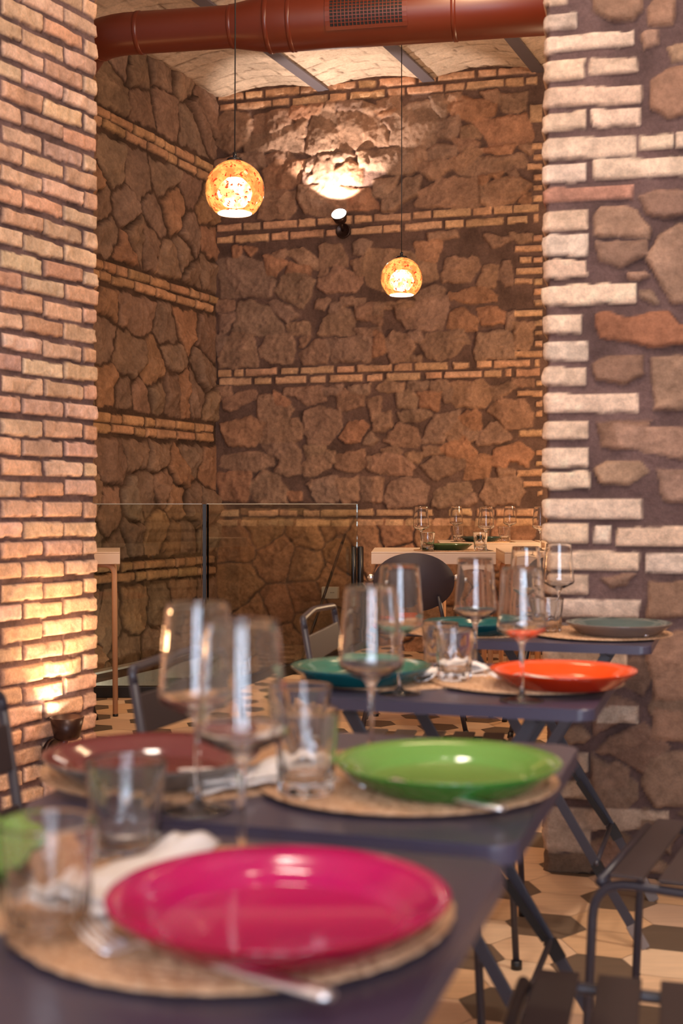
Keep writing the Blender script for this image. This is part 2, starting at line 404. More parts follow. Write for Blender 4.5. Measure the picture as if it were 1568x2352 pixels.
# back wall of the rear room
WB = Wall((-0.922, 9.25), (1, -0.27), -0.05, 3.6, -0.9, 4.25, 0.0085, srgb(104, 80, 70), 11)
ORI = {'A': (490, 140, 4.126), 'B': (860, 140, 4.126), 'C': (490, 540, 4.126), 'D': (860, 540, 4.126), 'E': (490, 860, 4.126), 'F': (860, 860, 4.126)}
STONES = {
'A': ["20,560,120,500,330,500,360,640,300,790,170,860,40,790", "390,520,740,470,730,600,560,700,395,725", "750,450,915,430,910,550,800,565,755,530",
 "765,600,890,580,860,720,830,725,770,660", "300,790,370,730,640,670,740,620,850,790,850,860,700,860,310,850", "1000,480,1160,500,1180,840,960,890,890,860,900,720,960,560",
 "1190,500,1400,480,1560,560,1555,800,1220,850,1190,700", "930,400,1040,400,1010,480,925,510", "1180,400,1300,390,1290,470,1200,480", "1420,400,1560,440,1500,500,1400,460",
 "230,890,470,890,480,1000,300,1010,230,950", "510,910,700,870,770,940,620,980,515,980", "480,1050,620,960,890,940,880,1130,700,1200,500,1210", "900,930,990,910,960,1010,895,1060",
 "1000,920,1130,900,1150,1060,1080,1180,960,1130,960,1030", "1150,900,1290,870,1330,900,1240,950,1160,950", "1140,1150,1170,1040,1300,950,1410,1020,1400,1150,1260,1160",
 "1370,870,1470,870,1480,980,1400,990", "860,1060,940,1110,910,1175,850,1170", "430,1230,780,1250,770,1390,700,1490,430,1480",
 "820,1200,1190,1195,1260,1280,1260,1420,1130,1480,870,1430,820,1310", "1210,1200,1340,1220,1280,1280", "1290,1300,1370,1230,1470,1230,1568,1390,1450,1400,1280,1410", "20,960,200,900,210,1000,40,1040",
 "1060,390,1160,400,1150,470,1060,460", "1310,400,1400,390,1390,470,1310,470"],
'B': ["10,490,230,470,200,550,110,565", "190,540,330,420,510,390,600,520,600,720,560,800,380,820,140,790,160,640", "545,340,650,330,705,470,650,525,590,470", "690,390,830,370,820,330,700,330",
 "720,430,860,360,1150,400,1130,510,910,570,740,510", "1010,310,1170,300,1170,385,1060,370", "1200,330,1420,310,1430,450,1250,500,1200,440", "620,560,790,540,820,620,740,760,600,710",
 "930,590,1160,560,1240,560,1440,500,1495,720,1470,780,1110,790,1060,720", "830,640,920,620,990,720,840,720", "760,770,910,740,980,780,930,850,850,865,790,820", "485,870,590,810,760,820,770,870,640,930,490,930",
 "385,850,470,830,480,920,385,935", "1030,840,1320,800,1300,870,1140,885,1050,870", "1380,810,1485,810,1480,880", "700,960,860,850,1010,840,1000,880,860,1000,790,1060",
 "810,1060,970,940,1200,930,1400,890,1435,1000,1200,1050,950,1080", "395,960,700,960,710,1030,600,1110,520,1115,400,1030", "-50,870,110,850,350,840,370,1040,240,1080,120,1050,-60,1010",
 "0,1140,220,1110,190,1200,110,1300,0,1270", "320,1110,430,1110,400,1250,160,1420,80,1420,90,1330,250,1190", "430,1250,620,1130,985,1120,985,1380,560,1380,400,1370", "1000,1110,1080,1110,1050,1180,1000,1160",
 "1050,1200,1200,1120,1320,1110,1480,1180,1440,1220,1300,1350,1110,1380", "1000,1200,1100,1380,1010,1350", "1380,1340,1420,1270,1490,1270,1485,1320", "1100,1090,1200,1070,1190,1105",
 "60,600,40,790,110,800,100,640", "90,580,180,550,140,650", "30,380,240,350,240,450,40,460", "1260,1060,1350,1040,1350,1090,1300,1090", "510,1640,770,1620,780,1670,520,1700"],
'C': ["40,250,240,210,460,270,570,440,540,570,340,560,290,585,90,590", "490,210,640,210,680,260,590,380,540,370", "195,120,260,120,260,190,195,190", "300,130,410,130,360,190", "580,180,680,140,680,195,620,205",
 "705,160,850,125,990,260,980,320,830,280", "710,280,920,330,915,380,710,365", "1005,110,1190,100,1260,230,1260,280,1020,290", "1330,90,1400,55,1480,90,1460,175,1330,165",
 "590,540,680,390,880,380,960,450,920,560,850,680,740,640", "1005,440,1110,400,1160,305,1400,390,1390,460,1330,525,1070,540,1005,490", "1310,270,1440,200,1430,360,1370,370", "1010,310,1085,330,1080,365,1010,390",
 "190,910,250,660,400,640,510,700,650,860,650,920,550,935,310,930", "530,640,590,630,720,690,800,760,700,810,560,700", "35,630,200,640,190,710,40,720", "700,850,880,830,900,940,760,930,700,890",
 "1000,940,1060,800,1230,700,1340,760,1330,930,1010,950", "980,640,1100,620,1050,700,980,690", "1110,680,1220,650,1180,730,1110,730", "50,1200,100,1050,180,950,360,950,410,1100,410,1240,60,1250",
 "450,1090,520,970,740,940,770,1100,740,1200,560,1210,460,1140", "30,960,120,980,40,1140", "830,1150,960,1010,1060,1010,1080,1100,1060,1200,850,1210", "1075,1010,1400,960,1490,1000,1480,1180,1130,1190,1100,1080",
 "820,990,900,960,840,1060", "1220,620,1420,600,1420,640,1220,660", "1350,690,1500,640,1568,650,1568,860,1490,800,1370,780", "1340,900,1568,900,1568,940,1400,950", "60,760,200,760,120,900,70,940"],
'D': ["-100,270,-60,150,200,130,360,200,560,270,590,400,480,440,300,520,60,520,-60,470", "380,80,640,70,580,250,420,200", "680,230,960,230,1000,300,900,420,640,440,640,400", "1050,0,1300,50,1120,110",
 "1300,0,1490,0,1480,60,1380,75", "990,440,1050,300,1160,290,1160,420,1130,490,1000,480", "1210,260,1270,270,1300,460,1250,460,1200,400", "710,560,1010,500,1150,570,1140,600,880,635,730,600",
 "390,580,560,480,650,520,640,560,490,630,400,610", "190,690,680,590,680,740,620,880,310,880,210,740", "100,640,370,640,360,680,110,690", "700,860,720,740,850,700,970,800,960,890,790,910",
 "975,700,1130,690,1250,740,1250,830,1030,830", "1260,740,1330,720,1320,860,1260,880", "980,930,1260,920,1320,970,1320,1150,970,1170,960,1090", "1335,840,1505,840,1460,1070,1340,1070",
 "100,1000,180,930,320,960,370,1060,280,1190,160,1190", "320,950,420,920,450,980,430,1020", "450,1060,500,940,830,920,880,1020,720,1150,620,1180,500,1150", "0,930,80,960,90,1100,0,1150", "300,1160,430,1160,430,1195,300,1195", "0,640,80,640,60,760,0,760"],
'E': ["20,140,160,130,180,220,40,230", "430,380,440,220,590,200,750,340,700,410,460,450", "580,170,720,270,700,300,620,270", "680,140,750,140,750,200,680,190", "770,140,1030,120,1050,250,900,280,780,200",
 "1050,140,1220,120,1180,180,1060,190", "1290,130,1480,90,1480,180,1420,205,1310,180", "1180,210,1250,160,1430,230,1420,290,1190,340", "870,370,1000,320,1190,350,1210,500,1090,660,900,640,860,480",
 "480,560,520,440,780,420,850,500,830,600,760,650,520,680,440,620", "80,490,340,420,480,480,420,600,390,665,180,665,120,620", "1210,600,1290,480,1400,440,1460,480,1390,620,1260,650", "1430,660,1500,550,1560,600,1500,670",
 "1470,260,1568,220,1568,400,1510,420", "60,860,110,770,400,740,540,780,560,850,380,910,200,905", "480,680,760,660,800,700,600,790,540,760", "590,920,640,810,760,690,820,720,830,920,720,950",
 "860,870,900,770,1000,740,1090,780,1100,880,950,940,870,940", "860,680,1050,690,1060,730,900,760", "1150,880,1190,760,1420,730,1450,860,1360,910,1220,890", "1090,730,1150,740,1130,840,1100,840",
 "1470,800,1568,760,1568,930,1470,900", "50,960,350,930,360,1040,300,1200,80,1180", "360,1100,400,1010,480,920,620,980,690,1110,680,1220,460,1220,380,1180", "890,1040,930,1000,930,1090", "715,1130,830,1130,820,1190,740,1190",
 "950,1150,960,1000,1170,980,1190,1180,1110,1210,1000,1210", "1180,1010,1350,980,1370,1180,1230,1210", "1390,1000,1568,990,1568,1200,1430,1190", "110,250,250,180,400,160,400,230,180,340,110,310"],
'F': ["40,120,110,70,260,90,240,150,110,155", "320,90,370,70,500,100,480,145,350,140", "535,90,680,70,705,100,640,155,540,160", "740,80,1020,70,1080,120,1100,220,1060,290,780,300,735,250", "1100,120,1330,90,1240,190,1140,240",
 "1300,60,1480,60,1490,100,1400,110", "200,200,310,150,390,200,380,310,230,310", "430,190,630,180,600,240,590,330,430,290", "650,190,720,140,730,240,660,250", "240,380,440,340,540,390,370,440,260,420",
 "500,560,570,400,790,350,800,450,670,560,650,640,460,650", "810,410,950,330,1000,380,1000,530,880,510", "1090,350,1180,250,1420,260,1500,380,1480,490,1250,500,1150,400", "990,650,1000,570,1110,470,1180,480,1290,590,1150,640",
 "100,620,240,460,390,530,430,640,390,690,180,660", "700,560,790,470,920,540,840,610,710,620", "870,560,970,550,960,600,880,640", "80,720,180,690,260,740,180,770,90,760", "460,710,630,710,640,745,470,760",
 "640,700,860,610,960,740,930,820,850,830,760,770,690,780", "310,760,450,755,400,820,340,820", "0,780,250,780,370,880,350,930,200,950,0,900", "440,870,560,790,840,830,850,870,700,950,560,980,480,920",
 "870,980,880,850,1000,780,1110,780,1080,970", "1130,720,1380,650,1500,740,1440,860,1290,800,1220,890,1130,840", "1180,900,1330,910,1320,940,1190,950", "110,1200,140,1050,330,980,490,1060,480,1210,140,1250",
 "0,1000,60,1000,70,1190,0,1210", "560,1240,570,1130,720,1050,900,1030,910,1090,740,1200,640,1250", "730,1230,930,1130,960,1200,900,1240", "1010,1150,1070,1000,1350,980,1420,1100,1350,1220,1060,1220", "0,380,150,370,150,480,100,520,0,510"]}
def parse(w, key, s):
    ox, oy, k = ORI[key]; v = [float(a) for a in s.split(',')]
    return [w.uz(ox+v[i]/k, oy+v[i+1]/k) for i in range(0, len(v), 2)]
KW = dict(edge=0.035, warp=0.022, facet=0.22, rough=0.010)
# low wall, hidden right end and the pieces the photograph does not show
umax = WB.uz(1232, 800)[0]
for a in (rubble(0.0, umax, -0.9, 0.93, 0.30, 0.2, WB.rng), rubble(umax+0.12, 3.6, -0.9, 4.1, 0.36, 0.26, WB.rng)):
    for p in a: WB.item(p, 0.022, WB.vary(srgb(158, 116, 88)), gap=0.006, **{**KW, 'edge': 0.022})
for key in STONES:
    for s in STONES[key]:
        up = key in 'AB'; hot = srgb(*WB.rng.choice([(154, 120, 98), (152, 117, 95), (147, 115, 95), (160, 117, 91), (146, 116, 98)]))
        WB.item(parse(WB, key, s), (0.036 if up else 0.020), WB.vary(hot, 0.07), gap=-0.018, **{**KW, 'facet': 0.40 if up else 0.16, 'edge': 0.03 if up else 0.022})
def prow(w, p, q, hpx, spans, col, **kw):            # course from photograph pixels: line p-q, joints in px
    a, b = w.uz(*p), w.uz(*q); H = abs(w.uz(p[0], p[1]-hpx/2)[1]-w.uz(p[0], p[1]+hpx/2)[1])
    w.row(a, b, [tuple(w.uz(x, p[1])[0] for x in s) for s in spans], H, col, **kw)
def sp(ox, k, *v): return [(ox+v[i]/k, ox+v[i+1]/k) for i in range(0, len(v), 2)]
K = 4.126
prow(WB, (500, 225), (1187, 163), 16.5, sp(490, K, 40,285, 305,468, 490,815, 830,992, 1015,1350, 1375,1540)+sp(860, K, 45,385, 415,582, 600,945, 982,1150, 1170,1525), C_BRICK)
prow(WB, (514, 248), (1219, 186), 16.5, sp(490, K, 60,198, 218,548, 560,722, 748,1080, 1100,1263, 1295,1625)+sp(860, K, 125,288, 315,648, 672,850, 870,1225, 1240,1415, 1432,1540), C_BRICK)
prow(WB, (500, 525), (1209, 479), 16, sp(490, K, 35,270, 290,445, 472,790, 808,965, 985,1310, 1335,1497)+sp(860, K, -5,340, 365,535, 558,910, 935,1105, 1128,1305, 1315,1560), C_BRICK)
prow(WB, (514, 552), (1187, 505), 16, sp(490, K, 35,188, 208,522, 552,710, 728,1045, 1068,1260, 1305,1600)+sp(860, K, 85,250, 290,640, 670,845, 865,1220, 1258,1445, 1510,1560), C_BRICK)
prow(WB, (517, 857.5), (1199, 834.5), 15.5, sp(490, K, 45,170, 200,295, 305,600, 645,800, 825,1142, 1170,1335, 1365,1690)+sp(860, K, 188,352, 380,690, 745,895, 965,1110, 1130,1475, 1520,1565), C_BRICK)
prow(WB, (538, 877), (1209, 856), 15.5, sp(490, K, 55,360, 390,548, 592,880, 915,1065, 1100,1410, 1450,1605)+sp(860, K, 115,435, 482,638, 662,1015, 1038,1207, 1240,1298, 1338,1565), C_BRICK)
prow(WB, (587, 1179), (1199, 1176.5), 15, sp(490, K, 20,240, 325,600, 620,780, 845,1000, 1005,1350, 1365,1520)+sp(860, K, 20,360, 410,550, 700,920, 970,1130, 1150,1330, 1345,1515), C_BRICK)
prow(WB, (660, 1200.5), (1151, 1199), 15, sp(490, K, 20,230, 260,415, 435,610, 620,750, 780,1095, 1115,1280, 1368,1610)+sp(860, K, 105,275, 295,380, 390,540, 560,740, 760,920, 960,1140, 1160,1500), C_BRICK)
for oy, lst in ((140, "1475,410,580 1490,780,845 1505,890,945 1450,975,1035 1510,1075,1140 1510,1180,1230 1505,1275,1335 1505,1655,1720"),
                (540, "1335,100,160 1505,205,265 1375,205,265,1490 1340,310,370 1330,410,465,1500 1510,415,470 1510,505,565 1510,615,670 1335,710,775 1520,805,865 1520,905,950 1515,1000,1060 1330,1095,1155"),
                (860, "1525,60,110 1345,150,210 1525,250,305 1525,345,405 1370,525,590 1525,715,770 1525,825,870 1350,900,965 1410,1010,1065 1545,1100,1150")):
    for t in lst.split():
        v = [float(a) for a in t.split(',')]; x1 = v[3] if len(v) > 3 else 1590
        pts = [(v[0], v[1]+4), (x1, v[1]-2), (x1, v[2]-4), (v[0], v[2])]
        WB.item([WB.uz(860+x/K, oy+y/K) for x, y in pts], 0.02, WB.vary(C_BRICK), edge=0.009, warp=0.006)
WB.build('wall_back', M['stone'])

# long side wall of the rear room
WS = Wall((-0.922, 9.25), (-0.397, -0.918), -0.03, 4.4, -0.9, 4.25, 0.010, srgb(80, 60, 48), 23)
bands = [((216, 250), (488, 390)), ((216, 273), (471, 404)), ((223, 605), (493, 690)), ((229, 633), (493, 712)), ((232, 958), (495, 986)), ((226, 983), (495, 1007)), ((230, 1305), (465, 1287)), ((230, 1330), (465, 1310))]
zz = [WS.uz(*a)[1]*0.5+WS.uz(*b)[1]*0.5 for a, b in bands]
levels = [4.15]+[z for i in range(0, 8, 2) for z in (zz[i]+0.05, zz[i+1]-0.05)]+[-0.9]
for i in range(0, len(levels), 2):
    top, bot = levels[i], levels[i+1]
    for p in rubble(-0.03, 4.4, bot, top, 0.25, 0.27, WS.rng, 0.46):
        big = WS.rng.random()
        WS.item(p, 0.018+0.032*big, WS.vary(srgb(*WS.rng.choice([(140, 110, 90), (134, 106, 88), (152, 114, 88), (138, 112, 94)])), 0.12), gap=0.009, edge=0.026, warp=0.035, facet=0.42, rough=0.014)
for bi, (a, b) in enumerate(bands):
    A, B = WS.uz(*a), WS.uz(*b); sp_ = []; u = -0.02+WS.rng.uniform(0, 0.1)
    while u < 4.35:
        L = 0.115 if WS.rng.random() < 0.42 else 0.24
        sp_.append((u, u+L)); u += L+0.022
    if A[0] > B[0]: A, B = B, A
    WS.row(A, B, sp_, 0.056, srgb(188, 144, 108), h=0.024, warp=0.007, edge=0.008)
WS.build('wall_far_left', M['stone'])

# brick pillar on the left
WL = Wall((-0.864, 4.5), (-0.475, -0.880), 0.0, 1.9, 0.0, 3.45, 0.0055, srgb(112, 88, 84), 37)
for k in range(-17, 37):
    zc = 1.081+0.0677*k; u = 0.0; spn = []
    if k % 2: spn.append((0.0, 0.088)); u = 0.102
    while u < 1.9: spn.append((u, min(u+0.188, 1.91))); u += 0.2025
    for (p, q) in spn:
        c = WL.rng.choice([(222, 184, 154), (218, 178, 148), (226, 190, 160), (212, 166, 136), (222, 184, 162)])
        j = WL.rng.uniform(-0.004, 0.004)
        WL.row((0, zc+j), (1, zc+j*0.5), [(p-0.002 if p else -0.02, q+WL.rng.uniform(-0.005, 0.004))], 0.0500+WL.rng.uniform(-0.003, 0.003), srgb(*c), h=0.0115, warp=0.0065, rough=0.004, edge=0.0055, gap=0.0)
WL.build('wall_left', M['brick'], back=0.55, edge0=1.0)

# brick and stone pier on the right
WR = Wall((0.5585, 3.552), (1, -0.253), 0.0, 2.0, 0.0, 3.45, 0.0062, srgb(110, 86, 82), 53)
WR.C *= (0.68+0.32*np.clip((WR.Z-0.25+WR.mid*0.5)/0.75, 0, 1))[..., None]   # mortar darker towards the foot of the pier
u_px = WR.uz(1640, 900)[0]
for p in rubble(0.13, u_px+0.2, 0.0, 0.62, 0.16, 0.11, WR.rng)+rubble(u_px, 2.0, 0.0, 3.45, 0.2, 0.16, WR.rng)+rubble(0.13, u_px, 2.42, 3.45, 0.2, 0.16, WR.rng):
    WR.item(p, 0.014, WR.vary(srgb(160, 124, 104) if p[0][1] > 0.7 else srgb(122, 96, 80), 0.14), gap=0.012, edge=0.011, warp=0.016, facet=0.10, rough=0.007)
PS = """1359,0,1479,-5,1476,30,1455,52,1400,53,1362,30;1485,20,1500,0,1554,-6,1550,60,1485,64;1466,85,1480,70,1512,67,1514,105,1480,117;1530,110,1568,94,1640,90,1640,140,1534,149
1486,190,1530,160,1600,150,1620,250,1540,272,1490,250;1464,450,1500,440,1620,438,1620,495,1520,503,1490,490;1363,500,1380,478,1430,474,1470,480,1493,520,1487,550,1365,548
1364,556,1485,552,1487,590,1420,620,1372,605;1479,600,1505,540,1560,514,1640,520,1640,690,1550,700,1505,640;1443,622,1480,625,1496,640,1470,648,1450,642;1466,668,1500,672,1520,700,1500,704,1470,690
1366,722,1400,718,1440,725,1540,712,1560,740,1600,745,1600,790,1500,803,1380,780;1357,830,1400,818,1478,816,1480,862,1440,884,1370,872;1494,820,1640,815,1640,945,1500,940
1368,968,1500,962,1470,1030,1380,1035;1405,970,1640,985,1640,1060,1480,1040,1420,1020;1365,1075,1400,1056,1470,1058,1495,1080,1440,1118,1370,1112;1505,1075,1640,1070,1640,1170,1520,1150
1372,1325,1465,1318,1440,1345,1400,1352;1481,1335,1640,1335,1640,1425,1485,1418;1286,1675,1330,1667,1355,1690,1345,1712,1295,1715;1360,1725,1400,1690,1440,1683,1474,1702,1430,1722,1380,1730
1376,1765,1410,1740,1444,1762,1440,1808,1378,1808;1470,1800,1490,1735,1560,1723,1640,1723,1640,1857,1500,1850;1372,1935,1430,1915,1460,1990,1372,1992;1480,1480,1560,1450,1640,1460,1640,1600,1500,1610
1500,1620,1640,1640,1640,1715,1490,1700"""
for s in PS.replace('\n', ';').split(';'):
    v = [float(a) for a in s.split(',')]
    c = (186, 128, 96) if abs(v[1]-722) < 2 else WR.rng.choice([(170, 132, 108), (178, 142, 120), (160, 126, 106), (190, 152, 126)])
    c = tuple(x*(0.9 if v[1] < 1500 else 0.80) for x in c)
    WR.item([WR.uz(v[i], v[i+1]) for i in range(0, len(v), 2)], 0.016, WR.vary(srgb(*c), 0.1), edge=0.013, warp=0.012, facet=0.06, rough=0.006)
PB = """1230,1300,-10,12 1238,1326,38,72,-8 1230,1454,94,126,-22 1230,1342,144,187,-5 1355,1461,138,172,-4 1230,1470,206,246,-7 1230,1345,266,305,-8 1359,1466,254,292,-5 1230,1458,324,368,-10 1470,1546,312,342,-4 1554,1600,306,340,-3
1230,1345,381,421,-3 1365,1640,368,412,-9 1230,1452,436,466,-8 1230,1347,487,532,-3 1230,1347,543,588,-2 1230,1347,598,639,-2 1230,1460,658,702,-5 1230,1336,726,766,-1 1230,1347,787,828,-2 1230,1346,845,885,-1
1230,1463,907,948,-3 1230,1350,970,1010,-1 1230,1350,1030,1072 1230,1353,1085,1123,-1 1230,1473,1148,1190 1230,1350,1205,1246 1366,1400,1207,1247 1416,1640,1210,1252,1 1230,1465,1267,1309,1 1482,1640,1271,1314,2
1230,1351,1320,1363,1 1230,1467,1376,1416,2 1230,1350,1432,1470,2 1230,1440,1490,1528,3 1230,1350,1550,1590,4 1374,1464,1620,1658,2 1230,1351,1728,1768,3 1230,1355,1788,1828,3 1230,1468,1853,1901,4 1473,1532,1860,1880,3 1230,1355,1902,1952,4 1230,1357,1957,2002,4"""
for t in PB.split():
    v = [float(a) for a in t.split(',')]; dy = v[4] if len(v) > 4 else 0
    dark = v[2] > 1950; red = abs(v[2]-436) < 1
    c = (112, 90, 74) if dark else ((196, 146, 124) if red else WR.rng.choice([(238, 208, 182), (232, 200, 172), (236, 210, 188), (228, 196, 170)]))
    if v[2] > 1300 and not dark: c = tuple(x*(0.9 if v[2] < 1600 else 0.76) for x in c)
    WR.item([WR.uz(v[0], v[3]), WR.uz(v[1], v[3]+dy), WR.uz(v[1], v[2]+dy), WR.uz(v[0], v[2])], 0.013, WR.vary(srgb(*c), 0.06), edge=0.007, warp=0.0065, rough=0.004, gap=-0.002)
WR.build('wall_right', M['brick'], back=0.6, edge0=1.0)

# ------------------------------------------------------------------ ceiling: brick vaults between steel beams
def vault():
    bx, by = 0.397, 0.918; px, py = 0.918, -0.397
    s0, s1, t0, t1, r = -5.4, 0.2, 4.6, 9.2, 0.016
    s_ = np.arange(s0, s1, r); t_ = np.arange(t0, t1, r); Sg, T = np.meshgrid(s_, t_)
    f = ((Sg+3.70)/0.755) % 1.0
    z = 4.0+0.055*np.sin(np.pi*f)
    w1 = fbm(Sg, T, 8, 3)*0.03; w2 = fbm(Sg, T, 8, 4)*0.03
    row = np.floor((T+w1)/0.14); fr = ((T+w1)/0.14) % 1.0
    bl = ((Sg+w2)/0.28+row*0.5) % 1.0; bi = np.floor((Sg+w2)/0.28+row*0.5)
    patchy = fbm(Sg, T, 3, 8)
    d = np.minimum(np.minimum(fr, 1-fr)*0.14, np.minimum(bl, 1-bl)*0.28)
    j = np.clip(1-d/(0.006+0.006*np.clip(patchy+0.2, 0, 1)), 0, 1)*np.clip(0.8+fbm(Sg, T, 6, 12)*1.4, 0, 1)
    rnd = RT[(row.astype(int) * 7) & 255, (bi.astype(int)*13) & 255]
    base = np.array(srgb(206, 182, 160))[None, None]*(0.88+0.2*rnd+fbm(Sg, T, 5, 2)*0.15)[..., None]
    c = base*(1-j[..., None])+np.array(srgb(96, 72, 56))*j[..., None]
    z = z+j*0.012+fbm(Sg, T, 25, 6)*0.006
    V = np.stack([Sg*px+T*bx, Sg*py+T*by, z], -1).reshape(-1, 3); n, m = Sg.shape
    idx = np.arange(n*m).reshape(n, m); q = np.stack([idx[:-1, :-1], idx[:-1, 1:], idx[1:, 1:], idx[1:, :-1]], -1).reshape(-1, 4)
    me = bpy.data.meshes.new('ceiling'); me.vertices.add(len(V)); me.vertices.foreach_set('co', V.astype(np.float32).ravel())
    me.loops.add(len(q)*4); me.loops.foreach_set('vertex_index', q.astype(np.int32).ravel())
    me.polygons.add(len(q)); me.polygons.foreach_set('loop_start', (np.arange(len(q))*4).astype(np.int32))
    me.polygons.foreach_set('use_smooth', np.ones(len(q), bool)); me.update(calc_edges=True)
    at = me.color_attributes.new('Col', 'FLOAT_COLOR', 'POINT')
    at.data.foreach_set('color', np.concatenate([np.clip(c, 0.01, 0.95).reshape(-1, 3), np.ones((n*m, 1))], 1).astype(np.float32).ravel())
    me.materials.append(M['vault']); o = bpy.data.objects.new('ceiling', me); COL.objects.link(o); struct(o)
    for k in range(0, 5):
        s = -3.70+0.755*k; a = Vector((s*px+4.8*bx, s*py+4.8*by, 4.0)); ye = 9.12
        t_end = 4.8
        while True:
            X, Y = s*px+t_end*bx, s*py+t_end*by
            if Y > 9.001-0.27*X+0.03 or t_end > 9.2: break
            t_end += 0.02
        b = Vector((s*px+t_end*bx, s*py+t_end*by, 4.0))
        mb = MB(); mb.bar(a+Vector((0, 0, -0.012)), b+Vector((0, 0, -0.012)), 0.012, 0.085, (0, 0, 1)); mb.bar(a+Vector((0, 0, 0.05)), b+Vector((0, 0, 0.05)), 0.12, 0.012, (0, 0, 1))
        struct(mb.build('trim_%d' % (k+3), M['beam']))
vault()
# plain shell round the front room, with the glazed street front behind the camera
def slab(name, c, size, m, rz=0): return struct(MB().box(c, size, Matrix.Rotation(rz, 3, 'Z')).build(name, m))
slab('ceiling', (0.2, 1.2, 4.22), (6.6, 8.6, 0.1), M['plaster'])
slab('wall_front_left', (-2.2, 0.3, 2.0), (0.12, 6.6, 4.4), M['plaster'])
slab('wall_front_right', (2.9, 0.4, 2.0), (0.12, 6.8, 4.4), M['plaster'])
slab('wall_far_right', (4.1, 6.3, 1.6), (0.12, 5.6, 5.2), M['plaster'])
slab('wall_front', (-1.75, -3.05, 2.0), (1.1, 0.12, 4.4), M['plaster'])
slab('wall_front', (2.35, -3.05, 2.0), (1.3, 0.12, 4.4), M['plaster'])
slab('wall_front', (0.25, -3.05, 3.5), (2.9, 0.12, 1.4), M['plaster'])
def emis(name, col, st):
    t = NT(name); e = t.node('ShaderNodeEmission', {'Color': (*col, 1), 'Strength': st}); t.l.new(e.outputs[0], t.o.inputs[0]); t.n.remove(t.b); return t.m
M['day'] = emis('daylit street front pane', (0.78, 0.86, 1.0), 14.0)
for i, (x, w) in enumerate(((-0.75, 0.42), (0.25, 0.6), (1.3, 0.42))):
    g = MB().box((x, -3.05, 1.45), (w, 0.02, 2.3)).build('window_%d' % (i+1), M['day']); struct(g)
    fr = MB()
    for sx in (-1, 1): fr.box((x+sx*(w/2+0.05), -3.05, 1.45), (0.1, 0.08, 2.7))
    fr.box((x, -3.05, 0.2), (w, 0.08, 0.2)); fr.box((x, -3.05, 2.7), (w, 0.08, 0.2))
    struct(fr.build('trim_%d' % (10+i), M['black']))

# ------------------------------------------------------------------ floor of hexagon tiles with the stair opening
PA = 6.78                                            # line of the front balustrade pane
def bline(Y): return -0.69+0.39*(Y-6.65)
def hexfloor():
    rng = random.Random(5); bm = bmesh.new(); cl = bm.loops.layers.float_color.new('Col')
    c0 = Vector((0.4985, 3.089)); a = 0.1
    e1 = Vector((math.cos(math.radians(12)), math.sin(math.radians(12))))*a*math.sqrt(3)
    e2 = Vector((math.cos(math.radians(72)), math.sin(math.radians(72))))*a*math.sqrt(3)
    def emit(poly, col):
        if len(poly) < 3: return
        f = bm.faces.new([bm.verts.new((x, y, 0.0)) for x, y in poly])
        for l in f.loops: l[cl] = (*col, 1)
    for i in range(-32, 32):
        for j in range(-46, 46):
            c = c0+e1*i+e2*j
            if not (-2.3 < c.x < 4.2 and -3.1 < c.y < 9.4): continue
            k = (i-j) % 3
            if k == 0: base = rng.choice([(104, 86, 70), (110, 90, 72), (98, 82, 66)])
            else: base = rng.choice([(226, 188, 150), (220, 182, 145), (208, 170, 136), (228, 194, 158), (214, 172, 130), (200, 166, 138)])
            col = srgb(*base)
            h = [(c.x+math.cos(math.radians(-18+60*q))*a*0.988, c.y+math.sin(math.radians(-18+60*q))*a*0.988) for q in range(6)]
            emit(clip_poly(h, 0, 1, PA), col)
            h2 = clip_poly(h, 0, -1, -PA)
            if len(h2) >= 3: emit(clip_poly(h2, -1, 0.39, 0.69-0.0+0.39*6.65), col)
    me = bpy.data.meshes.new('floor'); bm.to_mesh(me); bm.free(); me.materials.append(M['tile'])
    o = bpy.data.objects.new('floor', me); COL.objects.link(o); struct(o)
    # grout bed below the tiles
    g = MB(); z0, z1 = -0.12, -0.0015
    g.box((0.95, (PA-3.1)/2, (z0+z1)/2), (6.8, PA+3.1, z1-z0)); g.prism([(bline(PA), PA), (4.2, PA), (4.2, 9.6), (bline(9.6), 9.6)], z0, z1)
    struct(g.build('floor', mat_simple('pale grout', srgb(196, 168, 142), 0.9)))
hexfloor()
# lining of the stair opening
slab('floor', (-1.5, 8.0, -0.95), (4.5, 3.2, 0.06), M['wood'])
def along(u, off): # point beside the long side wall
    return Vector((-0.922-0.397*u+0.918*off, 9.25-0.918*u-0.397*off, 0))
a, b = along(0.0, 0.10), along(3.3, 0.10)
struct(MB().bar(a+Vector((0, 0, -0.025)), b+Vector((0, 0, -0.025)), 0.05, 0.05, (0, 0, 1)).build('trim_20', M['wood']))
struct(MB().bar(a+Vector((0, 0, 0.008)), b+Vector((0, 0, 0.008)), 0.012, 0.075, (0, 0, 1)).build('trim_21', M['brushed']))
struct(MB().bar(a+Vector((0.02, 0, -0.29)), b+Vector((0.02, 0, -0.29)), 0.48, 0.02, (0, 0, 1)).build('trim_22', M['brushed']))

